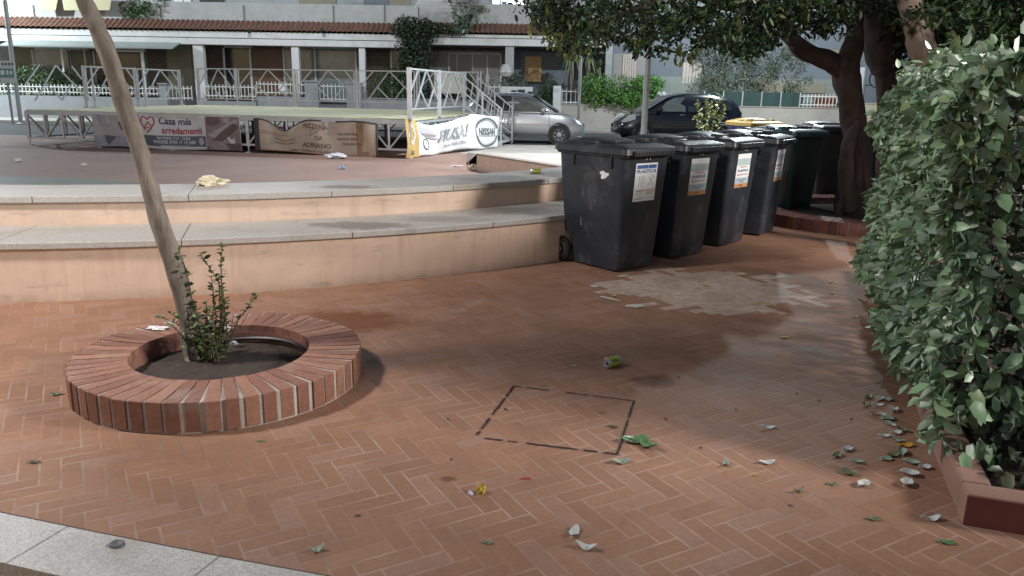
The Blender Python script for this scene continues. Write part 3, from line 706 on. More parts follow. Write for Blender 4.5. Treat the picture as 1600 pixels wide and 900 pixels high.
# creeper on the party wall
t = thing('wall_creeper', 'dark bushy creeper climbing between the two houses', 'creeper', (X(648, 33.8), 33.8, 0)); rg = np.random.default_rng(11)
bl = []
for k in range(34):
    y = rg.uniform(38, 112); w = 22 if y < 85 else 15; x = 648 + rg.uniform(-w, w) - (y - 70) * .05
    bl.append((tuple(at(x, y, 33.75 + rg.uniform(-.2, .2))), np.array([.42, .3, .42]) * rg.uniform(.6, 1.1)))
for k in range(6): bl.append((tuple(at(622 + k * 16, rg.uniform(42, 52), 33.7)), np.array([.3, .2, .16])))
P, D, N = blob_leaves(rg, bl, [170] * 40); leafmesh('foliage', P, D, N, .13, leaf_mat('creeper_leaf', (.02, .04, .018), (.05, .07, .03), .5, .5), t, t.location, seed=12, kind='diamond')
g = MB(); b = at(648, 130, 33.8).x; g.tube([(b, 33.85, 0), (b + .1, 33.85, 1.6), (b - .1, 33.85, 3.2), (b + .1, 33.85, 4.4)], [.07, .06, .05, .02], 6); g.build('stem', BARKD, t, world=True)
# hanging ivy and balcony plants
def small_plant(name, label, pts, rad, n, size, mat, Y, seed, pot=None):
    rg = np.random.default_rng(seed); bl = [(tuple(at(x, y, Y)), np.array([rad, rad * .7, rad]) * rg.uniform(.7, 1.2)) for x, y in pts]
    b = at(pts[-1][0], pts[-1][1], Y); t = thing(name, label, 'plant', b); P, D, N = blob_leaves(rg, bl, [n // len(bl)] * len(bl)); leafmesh('foliage', P, D, N, size, mat, t, b, seed=seed, kind='diamond')
    g = MB(); g.tube([at(x, y, Y + .05) for x, y in pts], .02, 5); g.build('stem', TW, t, world=True)
    if pot: g = MB(); g.lathe([(.001, -.25), (.16, -.25), (.2, 0), (.001, 0)], b, 12); g.build('pot', basic('clay', (.25, .10, .06), .8), t, world=True)
    return t
small_plant('hanging_ivy', 'green ivy hanging over the concrete balcony on the left', [(199, 9), (208, 12), (218, 10), (230, 10), (241, 13), (201, 22), (202, 31), (212, 18), (227, 22), (227, 28)], .26, 1500, .11, LI, 34.7, 21)
small_plant('balcony_plant', 'small dark plant on balcony edge beside the white laundry', [(250, 5), (258, 4), (262, 6)], .22, 300, .1, LI, 34.8, 22)
small_plant('balcony_plant', 'leggy rubber plant growing above the right hand tiled strip', [(717, 24), (722, 32), (735, 18), (737, 30), (728, 38), (718, 40), (727, 46)], .24, 420, .2, leaf_mat('rubber_leaf', (.12, .17, .12), (.2, .25, .2), .4, .4), 33.9, 23)
small_plant('window_box', 'flower box with brownish green plants on the grey balcony', [(712, 8), (722, 10), (735, 9), (748, 12), (758, 14), (745, 16)], .22, 800, .1, leaf_mat('dry_leaf', (.13, .12, .06), (.2, .18, .1), .6, .5), 34.75, 24)
small_plant('garden_shrub', 'pale grey shrub beside the stone meter niche', [(800, 122), (808, 124), (790, 128), (815, 128)], .3, 700, .1, LO, 33.9, 25)
# yuccas
def yucca(label, x, y, r_, n, Y, seed, trunkbase, droop=.6):
    rg = np.random.default_rng(seed); c = at(x, y, Y); t = thing('yucca', label, 'plant', (c.x, Y, 0)); P, D, N = [], [], []
    g = MB()
    for k in range(n):
        a = rg.uniform(0, 6.28); el = rg.uniform(-.9, 1.3); d = Vector((math.cos(a) * math.cos(el), math.sin(a) * math.cos(el), math.sin(el))); L_ = r_ * rg.uniform(.7, 1.1); s_ = Vector((-math.sin(a), math.cos(a), 0)) * .03
        p1 = c + d * L_ * .5; p2 = c + d * L_ + Vector((0, 0, -droop * L_ * .5)); g.add([c - s_ * .5, c + s_ * .5, p1 + s_, p1 - s_, p2], [(0, 1, 2, 3), (3, 2, 4)])
    g.build('leaves', leaf_mat('yucca_leaf', (.12, .17, .09), (.15, .2, .12), .5, .3), t, world=True)
    g = MB(); g.tube([(c.x, Y, 0), (c.x + .05, Y, c.z * .5), tuple(c)], [.09, .07, .06], 7); g.build('trunk', BARKB, t, world=True)
yucca('drooping yucca left of the thin grey pole', 893, 88, .75, 60, 33.9, 31, 0, 1.6)
yucca('drooping yucca right of the thin grey pole', 919, 88, .6, 50, 33.9, 32, 0, 1.4)
yucca('small spiky yucca at the house corner', 937, 105, .5, 50, 33.9, 33, 0, .3)

# trees
def tree_trunk(path, rad, mat, t, name='trunk', n=14, lump=.12, seed=0):
    g = MB(); ph = rnd.uniform(0, 6)
    # resample with Catmull-Rom
    P = [Vector(p) for p in path]; Q, RR = [], []
    for i in range(len(P) - 1):
        p0, p1, p2, p3 = P[max(i - 1, 0)], P[i], P[i + 1], P[min(i + 2, len(P) - 1)]
        for k in range(6):
            u = k / 6; Q.append(.5 * ((2 * p1) + (-p0 + p2) * u + (2 * p0 - 5 * p1 + 4 * p2 - p3) * u * u + (-p0 + 3 * p1 - 3 * p2 + p3) * u ** 3)); RR.append(rad[i] + (rad[i + 1] - rad[i]) * u)
    Q.append(P[-1]); RR.append(rad[-1])
    g.tube(Q, RR, n, squash=lambda i, a: 1 + lump * math.sin(3 * a + i * .35 + ph) + lump * .6 * math.sin(5 * a - i * .5) + .03 * math.sin(i * 1.7))
    return g.build(name, mat, t, world=True, smooth='all')
# slanted tree in the round planter
TY = 4.28
tp = [(310, 600), (303, 560), (288, 480), (268, 400), (245, 330), (222, 250), (198, 175), (174, 100), (152, 45), (131, 0), (100, -70), (60, -150)]
wd = [38, 27, 25.5, 29, 27, 25, 25, 24.5, 23.5, 21, 20, 19]
tb = at(308, 592, TY)
t = thing('slanted_tree', 'slender pale trunk leaning left out of the round brick planter', 'tree', (tb.x, TY, .07))
path = [at(x, y, TY) for x, y in tp]; path[0].z = .05
tree_trunk(path, [w * TY * 1.03 / FOC / 2 for w in wd], BARKP, t, lump=.10)
top = path[-1]; rg = np.random.default_rng(41); g = MB(); bl = []
for k, tgt in enumerate([(-2.7, 4.32, 3.05), (-2.4, 4.2, 3.0), (-2.1, 4.1, 3.0), (-1.75, 4.03, 3.0), (-3.25, 3.5, 3.05)]):  # limb ends placed out of view so the crown shades the paving
    e = Vector(tgt); m = (top + e) / 2 + Vector((0, 0, .12)); g.tube([top, m, e], [.045, .03, .01], 6)
    for q in range(5): bl.append((tuple(e + Vector(rg.normal(size=3) * np.array([.2, .09, .1]))), np.array([.26, .26, .2]) * rg.uniform(.7, 1.3)))
g.build('limbs', BARKP, t, world=True)
P, D, N = blob_leaves(rg, bl, [38] * len(bl)); leafmesh('crown', P, D, N, .075, LI, t, t.location, seed=42, kind='diamond')
# shoots at its foot
def shoots(name, t, stems, leafsize, mat, seed, spacing=.02, wid=.5, up=.8, both=True):
    rg = np.random.default_rng(seed); g = MB(); P, D, N = [], [], []
    for st in stems:
        pts = [Vector(p) for p in st]; g.tube(pts, [.006 - .004 * i / (len(pts) - 1) for i in range(len(pts))], 5)
        L_ = sum((b - a).length for a, b in zip(pts, pts[1:])); n = int(L_ / spacing)
        for k in range(n):
            u = (k + .5) / n * (len(pts) - 1); i = min(int(u), len(pts) - 2); p = pts[i].lerp(pts[i + 1], u - i); a = rg.uniform(0, 6.28)
            d = Vector((math.cos(a), math.sin(a), rg.uniform(.0, up))); P.append(p); D.append(d); N.append((rg.normal() * .4, rg.normal() * .4, 1))
    g.build('stems', TW, t, world=True); leafmesh(name, P, D, N, leafsize, mat, t, t.location, seed=seed, wid=wid)
sp = lambda pts: [at(x, y, TY - .02) for x, y in pts]
stems = [sp([(335, 575), (345, 500), (342, 440), (312, 395)]), sp([(340, 575), (348, 480), (345, 410), (348, 380)]), sp([(330, 570), (338, 500), (330, 430)]), sp([(345, 570), (372, 500), (402, 462)]), sp([(350, 575), (355, 520), (350, 470)]),
         sp([(318, 580), (325, 530), (322, 470)]), sp([(325, 575), (315, 520), (300, 470)])]
rg = np.random.default_rng(50)
for k in range(16):
    a = rg.uniform(0, 6.28); b = at(rg.uniform(300, 352), 588, TY); b.y += rg.uniform(-.08, .08); b.z = .08; h_ = rg.uniform(.12, .42); stems.append([b, b + Vector((rg.normal() * .03, rg.normal() * .03, h_ * .5)), b + Vector((rg.normal() * .07, rg.normal() * .06, h_))])
shoots('shoot_leaves', t, stems, .036, LS, 51, .0115, .5)
rg = np.random.default_rng(52); P, D, N = [], [], []
for k in range(70):
    y = rg.uniform(395, 590); i = np.interp(y, [330, 400, 480, 560, 600], [245, 268, 288, 303, 310]); p = at(i + rg.uniform(6, 15) , y, TY - rg.uniform(0, .06)); P.append(p); D.append((rg.uniform(.2, 1), rg.normal() * .6, rg.uniform(-.3, .9))); N.append(rg.normal(size=3))
leafmesh('trunk_leaves', P, D, N, .036, LS, t, t.location, seed=53)
# twisted tree on the right
TY = 10.2
RC = (4.55, 10.35)
t = thing('twisted_tree', 'dark twisted tree trunk forking above the bins, in a round brick bed', 'tree', (4.45, 10.2, .12))
def tpx(pts, ws, mat, nm, Y=TY, lump=.14, dy=None):
    path = [at(x, y, Y + (dy[i] if dy else 0)) for i, (x, y) in enumerate(pts)]; return tree_trunk(path, [w * Y / FOC / 2 for w in ws], mat, t, nm, lump=lump)
tpx([(1332, 352), (1333, 300), (1340, 250), (1334, 200), (1330, 150), (1322, 105), (1334, 60), (1338, 20), (1345, -40), (1360, -120)], [60, 44, 38, 33, 35, 38, 25, 22, 20, 15], BARKD, 'trunk')
tpx([(1330, 125), (1300, 100), (1262, 82), (1240, 62), (1225, 35), (1200, 10), (1165, -30), (1100, -80)], [28, 28, 25, 22, 19, 17, 14, 9], BARKD, 'limb', dy=[0, 0, -.1, -.3, -.5, -.7, -1, -1.3])
tpx([(1228, 40), (1180, 18), (1120, 6), (1060, -12), (1000, 10), (960, 30), (935, 62), (920, 75)], [16, 14, 11, 9, 7, 5, 3, 2], BARKD, 'limb', dy=[-.4, -.6, -1, -1.3, -1.2, -1.2, -1.2, -1.2])
tpx([(1340, 40), (1300, 10), (1260, -20)], [20, 14, 8], BARKD, 'limb')
tpx([(1328, 330), (1322, 280), (1326, 230), (1340, 190)], [26, 22, 20, 14], BARKD, 'limb', dy=[-.12, -.16, -.16, -.1])
tpx([(1345, 340), (1352, 300), (1350, 250), (1340, 210)], [24, 22, 18, 12], BARKD, 'limb', dy=[-.1, -.1, -.1, -.05])
rg = np.random.default_rng(61); bl, per = [], []
bx = [812, 850, 880, 905, 945, 1000, 1050, 1085, 1120, 1160, 1200, 1235, 1270, 1300, 1340, 1400, 1480, 1640]
by = [12, 42, 70, 92, 78, 72, 78, 60, 74, 80, 84, 62, 48, 60, 26, 32, 58, 62]
for k in range(600):
    x = rg.uniform(815, 1640); lo = np.interp(x, bx, by) + 9 * math.sin(x * .045) + 6 * math.sin(x * .13 + 1) - 3; y = lo - 8 - rg.exponential(52) if rg.random() < .75 else rg.uniform(-230, lo - 8)
    if 1330 < x < 1400 and y > -10 and rg.random() < .6: continue
    Yc = rg.uniform(7.6, 11.2) if x < 1430 else rg.uniform(7.2, 10)
    if x < 900: Yc = rg.uniform(9.0, 11.5)
    bl.append((tuple(at(x, y, Yc)), np.array([.19, .19, .12]) * rg.uniform(.45, 1.35))); per.append(38)
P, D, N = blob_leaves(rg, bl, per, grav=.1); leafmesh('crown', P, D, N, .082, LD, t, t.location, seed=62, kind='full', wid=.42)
# low sprays of the same tree, lamplight put into a paler leaf colour
P, D, N = [], [], []
bl = [(tuple(at(x, y, 9.4)), np.array([.14, .14, .08])) for x, y in ((860, 62), (884, 74), (905, 84), (875, 58), (1003, 68), (1052, 88), (1062, 84), (1074, 78), (1008, 60), (840, 44), (1100, 60), (1130, 40), (925, 60))]
P, D, N = blob_leaves(rg, bl, [24] * len(bl)); leafmesh('low_sprays', P, D, N, .085, leaf_mat('lit_tree_leaf', (.13, .17, .04), (.2, .22, .08), .4, .4), t, t.location, seed=63)
t = thing('leaning_tree', 'pale brown leaning trunk rising behind the silvery hedge', 'tree', tuple(at(1452, 300, 7.9)[:2]) + (0,))
tpx([(1470, 420), (1462, 250), (1452, 110), (1440, 70), (1428, 30), (1412, -30), (1390, -120)], [34, 34, 36, 40, 34, 30, 24], BARKB, 'trunk', 7.9, .06)
P = []; bl = [(tuple(at(rg.uniform(1300, 1500), rg.uniform(-260, -120), rg.uniform(7.2, 8.8))), np.array([.3, .3, .2])) for k in range(40)]
P, D, N = blob_leaves(rg, bl, [40] * 40); leafmesh('crown', P, D, N, .08, LD, t, t.location, seed=64, kind='full')
t = thing('thick_tree', 'thick dark trunk between the twisted tree and the leaning trunk', 'tree', tuple(at(1390, 250, 11.6)[:2]) + (0,))
tpx([(1393, 345), (1392, 240), (1388, 130), (1384, 100), (1376, 50), (1366, 0), (1350, -80)], [44, 40, 38, 44, 62, 70, 60], BARKD, 'trunk', 11.6, .08)
tpx([(1386, 70), (1420, 20), (1470, -30)], [40, 34, 24], BARKD, 'limb', 11.6, .08)
bl = [(tuple(at(rg.uniform(1400, 1700), rg.uniform(-60, 92), rg.uniform(10.5, 12.5))), np.array([.4, .4, .3])) for k in range(190)]
P, D, N = blob_leaves(rg, bl, [48] * 190); leafmesh('crown', P, D, N, .11, LD, t, t.location, seed=65, kind='diamond')
# olive trees in the garden on the right
for k_, (x, y0, y1, w, lab) in enumerate(((1118, 82, 146, 34, 'grey green olive tree behind the roof of the dark car'), (1182, 88, 146, 26, 'thin olive tree in the middle above the green mesh'), (1236, 78, 146, 34, 'olive tree left of the twisted trunk, above the mesh'))):
    rg = np.random.default_rng(70 + k_); Y = 34.0 + .15 * k_; b = at(x, 150, Y); t = thing('olive_tree', lab, 'tree', (b.x, Y, 0), 0, 'olive trees in the garden')
    bl = [(tuple(at(x + rg.uniform(-w, w) * .95, rg.uniform(y0 - 10, y1), Y + rg.uniform(-.4, .4))), np.array([.36, .3, .3]) * rg.uniform(.6, 1.1)) for q in range(30)]
    P, D, N = blob_leaves(rg, bl, [120] * 30); leafmesh('crown', P, D, N, .12, LO, t, t.location, seed=75 + k_, kind='quad', wid=.28)
    g = MB(); g.tube([(b.x, Y, 0), (b.x + .1, Y, .9), (b.x - .1, Y, 1.7), (b.x + .1, Y, 2.4)], [.11, .09, .07, .03], 7)
    for q in range(5): g.tube([(b.x, Y, 1.2 + q * .15), (b.x + rg.uniform(-.7, .7), Y + rg.uniform(-.2, .2), 2.1 + q * .12)], [.04, .015], 5)
    g.build('trunk', BARKB, t, world=True)
# yellow green sapling behind the bins
b = at(1108, 190, 14.6); t = thing('young_sapling', 'yellow green sapling poking up behind the bins in front of dark car', 'shrub', (b.x, 14.6, .1))
s2 = lambda pts: [at(x, y, 14.6) for x, y in pts]
st = [s2([(1106, 250), (1104, 190), (1106, 148)]), s2([(1108, 250), (1116, 185), (1127, 150)]), s2([(1106, 240), (1096, 190), (1090, 160)]), s2([(1110, 240), (1122, 195), (1134, 168)]), s2([(1104, 240), (1094, 200), (1086, 182)]), s2([(1107, 240), (1108, 190), (1112, 160)])]
for q in st: q[0].z = .12; q[0].x = b.x
shoots('foliage', t, st, .085, LY, 81, .020, .45, 1.2)
# ------------------------------------------------------------------ silvery hedge with its brick bed
H0 = Vector((1.75, 2.73, 0)); HD = Vector((.322, .947, 0)).normalized(); HX = Vector((HD.y, -HD.x, 0))
t = thing('brick_bed', 'low brick edging of the hedge bed with a dark red front face', 'planter', tuple(H0))
g = MB(); LH = 4.6
def hp(a, b, z): return tuple(H0 + HX * a + HD * b + Vector((0, 0, z)))
def hbox(mb, a0, a1, b0, b1, z0, z1):
    P = [hp(a, b, z) for z in (z0, z1) for b in (b0, b1) for a in (a0, a1)]
    mb.add(P, [(0, 2, 3, 1), (4, 5, 7, 6), (0, 1, 5, 4), (2, 6, 7, 3), (0, 4, 6, 2), (1, 3, 7, 5)])
hbox(g, 0, .11, .115, LH, 0, .135); hbox(g, 0, 2.6, 0, .113, 0, .135); o = g.build('edging_core', basic('worn_brick_edge', (.25, .145, .11), .8, .2, 5, bump=.3, coord='pos'), t, world=True, bevel=.012)
g = MB(); 
for k in range(11): hbox(g, .004 + k * .235, .228 + k * .235, -.006, .0, .006, .128)
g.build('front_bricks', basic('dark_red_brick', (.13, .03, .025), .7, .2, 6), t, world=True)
g = MB(); hbox(g, .11, 2.6, .113, LH, -.02, .09); g.build('soil', SOIL, t, world=True)
t = thing('silvery_hedge', 'tall clipped hedge of large silvery green leaves, right foreground', 'hedge', tuple(H0 + HX * .9 + HD * 2) )
rg = np.random.default_rng(90); P, D, N, S = [], [], [], []
HW, HL, HZ = 1.75, 4.05, 1.80
def face(n, fn, nrm, depth, sz):
    for k in range(n):
        a, b, z = fn(rg.random(), rg.random()); dp = rg.exponential(depth)
        nv = np.array(nrm) + rg.normal(size=3) * .55
        wv = .05 * math.sin(a * 7 + z * 5) + .05 * math.sin(b * 6 - z * 4 + 1) + .04 * math.sin(z * 11 + b * 3)
        q = Vector(hp(a, b, z)) - Vector(nrm) * (dp - wv)
        P.append(tuple(q)); d = np.array([0, 0, -.55]) + np.array(nrm) * .5 + rg.normal(size=3) * .6; D.append(d); N.append(nv); S.append(sz)
nl, nf, nt = tuple(-HX), tuple(-HD), (0, 0, 1)
def zb(v): return .34 + (HZ - .34) * v
def rr(a, b, z):   # rounded shoulders
    return a, b, z
bfr = lambda z: .32 + .6 * min(1, max(0, (z - .12) / .95))
face(6200, lambda u, v: (-.03 + max(0, zb(v) - 1.55) * .5, max(.34 + u * (HL - .25), bfr(zb(v) - .2 * (1 - v))), zb(v) - .2 * (1 - v)), nl, .05, .084)
face(1500, lambda u, v: (.02 + u * HW, bfr(.15 + (HZ - .15) * v) + .07 * math.sin(u * 9) + max(0, zb(v) - 1.6) * .4, .15 + (HZ - .15) * v), nf, .12, .10)
face(3600, lambda u, v: (u * HW, .95 + v * (HL - .8), HZ + .03 * math.sin(u * 20)), nt, .05, .075)
face(900, lambda u, v: (u * HW, .15 + HL, zb(v)), tuple(HD), .05, .07)
for k in range(30):
    P.append(hp(rg.uniform(.2, HW), rg.uniform(.35, 1.0), rg.uniform(.10, .5))); D.append(rg.normal(size=3) + np.array([0, 0, .5])); N.append(rg.normal(size=3)); S.append(.07)
# hanging skirts and inner leaves
for k in range(700):
    a, b, z = rg.uniform(.12, HW), rg.uniform(1.3, HL), rg.uniform(.35, HZ - .1); P.append(hp(a, b, z)); D.append(rg.normal(size=3)); N.append(rg.normal(size=3)); S.append(.075)
for k in range(90):
    b = rg.uniform(.95, 1.9); P.append(hp(rg.uniform(-.1, .2), b, rg.uniform(.14, .42))); D.append((rg.normal() * .4, rg.normal() * .4, -.8)); N.append(rg.normal(size=3)); S.append(.07)
for k in range(40):
    P.append(hp(rg.uniform(0, 1.5), rg.uniform(1.0, 2.5), HZ + rg.uniform(0, .10))); D.append((rg.normal() * .5, rg.normal() * .5, .8)); N.append(rg.normal(size=3)); S.append(.09)
leafmesh('foliage', P, D, N, np.array(S), LA, t, t.location, seed=91, wid=.54, curl=.2)
g = MB()
for k in range(26):
    a, b = rg.uniform(.25, HW - .1), rg.uniform(1.2, HL); p0 = Vector(hp(a, b, .08)); pts = [p0]
    for q in range(4): pts.append(pts[-1] + Vector((rg.normal() * .07, rg.normal() * .07, .38)))
    g.tube(pts, [.022, .018, .014, .01, .006], 6)
g.tube([hp(.05, .98, .42), hp(.35, .9, .40), hp(.75, .93, .44)], [.007, .006, .004], 5)
for k in range(60):
    a, b, z = rg.uniform(.05, HW - .1), rg.uniform(1.05, HL), rg.uniform(.35, 1.6); p0 = Vector(hp(a, b, z)); g.tube([p0, p0 + Vector((rg.normal() * .15, rg.normal() * .15, rg.uniform(-.05, .2)))], [.006, .003], 4)
g.build('branches', BARKB, t, world=True)

P, D, N = [], [], []
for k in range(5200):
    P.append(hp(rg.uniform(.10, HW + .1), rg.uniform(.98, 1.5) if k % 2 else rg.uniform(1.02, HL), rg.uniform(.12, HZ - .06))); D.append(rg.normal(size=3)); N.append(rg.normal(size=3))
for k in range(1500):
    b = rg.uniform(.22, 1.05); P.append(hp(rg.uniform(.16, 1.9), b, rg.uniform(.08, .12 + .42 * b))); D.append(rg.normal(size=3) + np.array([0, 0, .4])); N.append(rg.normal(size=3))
leafmesh('inner_foliage', P, D, N, .07, leaf_mat('shaded_hedge_leaf', (.022, .036, .02), (.04, .055, .035), .5, .5), t, t.location, seed=92, wid=.54, curl=.2)  # deep hedge shade put into a darker leaf colour
# ------------------------------------------------------------------ round brick planter
PC = (-1.615, 4.17); PR, PI_, PH = .765, .475, .165
def face_rnd(o, vals):
    a = o.data.attributes.new('rnd', 'FLOAT', 'FACE'); a.data.foreach_set('value', np.array(vals, dtype=np.float32)); return o
def brick_ring(label, c, r0, r1, h, nb, mat, bw_out, z0=.004, group=None, a0=0, mort=None):
    t = thing('brick_planter', label, 'planter', (c[0], c[1], 0), 0, group)
    g = MB(); g.lathe([(r0 + .002, -.05), (r0 + .002, h - .006), (r1 - .006, h - .006), (r1 - .006, 0), (r1 + .012, -.001)], (0, 0, 0), 96); g.build('mortar', mort or MORT, t)
    g = MB(); vals = []
    for k in range(nb):
        an = a0 + 2 * math.pi * k / nb + rnd.uniform(-.004, .004); w = bw_out * rnd.uniform(.88, 1.07); dr = rnd.uniform(-.005, .004); dz = rnd.uniform(-.0025, .0015)
        wi = min(w, 2 * math.pi * r0 / nb * .965)
        ca, sa = math.cos(an), math.sin(an)
        def q(r_, s_, z): return (ca * r_ - sa * s_, sa * r_ + ca * s_, z)
        n0 = len(g.f); b_ = .004
        # top face with small chamfers, outer face proud of the mortar
        V = [q(r0 - .001, -wi / 2, h + dz), q(r1 + dr - b_, -w / 2, h + dz), q(r1 + dr - b_, w / 2, h + dz), q(r0 - .001, wi / 2, h + dz),
             q(r1 + dr, -w / 2, h + dz - b_), q(r1 + dr, w / 2, h + dz - b_), q(r1 + dr, -w / 2, .012), q(r1 + dr, w / 2, .012),
             q(r0 - .001, -wi / 2, h - .05), q(r0 - .001, wi / 2, h - .05)]
        g.add(V, [(0, 1, 2, 3), (1, 4, 5, 2), (4, 6, 7, 5), (0, 8, 6, 4, 1), (3, 2, 5, 7, 9), (0, 3, 9, 8)])
        vals += [rnd.random()] * (len(g.f) - n0)
    face_rnd(g.build('bricks', mat, t), vals); return t
t = brick_ring('round planter of radial terracotta bricks around the slanted tree', PC, PI_, PR, PH, 54, BRK, .067)
g = MB(); g.lathe([(PI_ + .004, .02), (PI_ + .004, PH - .045), (PI_ - .004, PH - .045), (PI_ - .004, .0)], n=64); g.build('inner_wall', basic('inner_terracotta', (.23, .11, .08), .8, .25, 6), t)
g = MB(); g.grid(lambda u, v: ((PI_ - .006) * v * math.cos(6.2832 * u), (PI_ - .006) * v * math.sin(6.2832 * u), .055 + .022 * (1 - v * v) + .006 * math.sin(9 * v * math.cos(6.28 * u) * 3) * math.sin(17 * v * math.sin(6.28 * u)) * v), 60, 14); g.build('soil', SOIL, t)
g = MB(); pts = [((PI_ - .02) * math.cos(a), (PI_ - .02) * math.sin(a), .085 + .012 * math.sin(a * 2)) for a in [R(-32 + i * 4) for i in range(40)]]; g.tube(pts, .012, 6); g.build('irrigation_hose', RUBBER, t)
g = MB(); rg = np.random.default_rng(5)
for k in range(240):
    a = rg.uniform(0, 6.28); r_ = (PI_ - .03) * math.sqrt(rg.random()); s_ = rg.uniform(.003, .009); g.box((r_ * math.cos(a), r_ * math.sin(a), .074 - .015 * (r_ / PI_) ** 2), (s_, s_ * .8, s_ * .6), rz=rg.uniform(0, 3))
g.build('crumbs', basic('soil_crumbs', (.10, .065, .045), .9, .4, 30), t)
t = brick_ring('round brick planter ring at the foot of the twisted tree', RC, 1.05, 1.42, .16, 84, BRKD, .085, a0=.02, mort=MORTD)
g = MB(); g.lathe([(.001, .10), (.6, .11), (1.06, .07)], n=48); g.build('soil', SOIL, t)

# ------------------------------------------------------------------ wheeled bins
def rrect(w, d, r_, n=4):
    P = []
    for cx, cy, a0 in ((w - r_, d - r_, 0), (-(w - r_), d - r_, 90), (-(w - r_), -(d - r_), 180), (w - r_, -(d - r_), 270)):
        for k in range(n + 1): a = R(a0 + 90 * k / n); P.append((cx + r_ * math.cos(a), cy + r_ * math.sin(a)))
    return P
def loft(g, rings, cap0=True, cap1=True, mi=0):
    b = len(g.v); n = len(rings[0])
    for r_ in rings: g.v += [tuple(p) for p in r_]
    for i in range(len(rings) - 1):
        for k in range(n): k2 = (k + 1) % n; g.f.append((b + i * n + k, b + i * n + k2, b + (i + 1) * n + k2, b + (i + 1) * n + k)); g.m.append(mi)
    if cap0: g.f.append(tuple(b + k for k in reversed(range(n)))); g.m.append(mi)
    if cap1: e = b + (len(rings) - 1) * n; g.f.append(tuple(e + k for k in range(n))); g.m.append(mi)
    return g
def make_bin(label, body, lid, loc, rz, group=None):
    """front = local -y; 0.62 wide, 0.85 deep, 1.1 to the rim"""
    t = thing('wheeled_bin', label, 'bin', loc, rz, group)
    def ring(z, w, d0, d1, r_=.035): # d0 front extent, d1 back extent
        c = (d1 - d0) / 2; return [(x, y + c, z) for x, y in rrect(w, (d0 + d1) / 2, r_)]
    g = MB(); rings = [ring(.02, .245, .335, .235, .04), ring(.05, .25, .345, .245, .045), ring(.26, .262, .36, .262, .045), ring(.30, .264, .362, .36, .045), ring(.62, .282, .385, .385, .045), ring(1.03, .302, .415, .412, .045), ring(1.06, .305, .418, .415, .045)]
    loft(g, rings); o = g.build('body', body, t, smooth=True)
    # side panel grooves, edge ribs and rim skirt
    g = MB()
    loft(g, [ring(1.035, .306, .42, .418), ring(1.04, .322, .437, .432), ring(1.10, .325, .44, .436), ring(1.10, .30, .415, .41)], False, False)
    for s_ in (-1, 1):
        for yy in (-.27, .2): g.box((s_ * .314, yy, .99), (.014, .018, .10))
    g.build('rim', body, t, bevel=.004)
    # lid: dished top with raised dome and front lip
    g = MB()
    def prof(u, v):
        x = (u - .5) * 2; y = (v - .5) * 2
        e = max(abs(x) ** 4, abs(y) ** 4); zz = .045 * (1 - e) + .03 * math.exp(-((y - .35) / .4) ** 2) * (1 - x ** 4)
        if abs(x) < .72 and -.62 < y < -.15: zz -= .022
        return (x * .335, y * .45 - .005, 1.115 + zz)
    g.grid(prof, 26, 26)
    loft(g, [ring(1.062, .342, .458, .45, .05), ring(1.065, .346, .464, .452, .05), ring(1.115, .34, .458, .45, .05), ring(1.122, .328, .445, .44, .05)], False, False)
    l = g.build('lid', lid, t, smooth=True)
    g = MB(); loft(g, [[(x, y, z) for x, y in ((-.25, -.45), (.25, -.45), (.25, -.50), (-.25, -.50))] for z in (1.055, 1.10)]); 
    for k in range(16): g.box((-.235 + k * .0313, -.503, 1.078), (.008, .008, .04))
    g.build('front_lip', lid, l, bevel=.006)
    g = MB()
    for s_ in (-1, 1): g.box((s_ * .2, -.17, 1.165), (.05, .12, .03)); g.box((s_ * .27, .1, 1.15), (.03, .3, .02))
    g.box((0, -.1, 1.158), (.36, .03, .02)); g.build('lid_rib', lid, l, bevel=.005)
    # rear handle, hinge lugs, axle and wheels
    g = MB(); g.tube([(-.26, .43, 1.08), (-.26, .50, 1.115), (.26, .50, 1.115), (.26, .43, 1.08)], .017, 8)
    for x in (-.2, 0, .2): g.box((x, .455, 1.1), (.05, .09, .05))
    g.build('handle', lid, t, smooth=True)
    ax = Matrix.Rotation(R(90), 3, 'Y')
    for s_ in (-1, 1):
        g = MB(); g.lathe([(.001, -.024), (.07, -.026), (.115, -.024), (.122, -.012), (.122, .012), (.115, .024), (.07, .026), (.001, .024)], (s_ * .285, .352, .124), 28, axis=ax); w = g.build('wheel', RUBBER, t, smooth=True)
        g = MB(); g.lathe([(.001, -.031), (.02, -.031), (.024, -.02), (.058, -.018), (.074, -.03), (.08, -.02)], (s_ * .285, .352, .124), 20, axis=ax)
        g.lathe([(.001, .031), (.02, .031), (.024, .02), (.058, .018), (.074, .03), (.08, .02)], (s_ * .285, .352, .124), 20, axis=ax); g.build('hub', basic('grey_hub', (.15, .15, .16), .5, .2), w, smooth=True)
    g = MB(); g.tube([(-.27, .352, .124), (.27, .352, .124)], .012, 8); g.build('axle', DARKM, t)
    return t
def fnt(x, z, off=.004):      # point on the sloping front face, local
    y = -(.345 + (.415 - .345) * (z - .05) / (.98)) - off; return (x, y, z)
PAPER = basic('sticker_paper', (.75, .77, .78), .5, .05, 4); PAPERB = basic('pale_blue_print', (.42, .52, .54), .5, .05, 6)
BLU = basic('blue_print', (.05, .11, .33), .5, .05); REDP = basic('red_print', (.48, .11, .09), .5, .1); BLK = basic('black_print', (.03, .03, .035), .6, .1); ORA = basic('orange_print', (.52, .27, .12), .5, .1)
def quadf(g, x0, x1, z0, z1, off, mi=0):
    n = 3
    for k in range(n): 
        a, b = z0 + (z1 - z0) * k / n, z0 + (z1 - z0) * (k + 1) / n
        g.add([fnt(x0, a, off), fnt(x1, a, off), fnt(x1, b, off), fnt(x0, b, off)], [(0, 1, 2, 3)], mi)
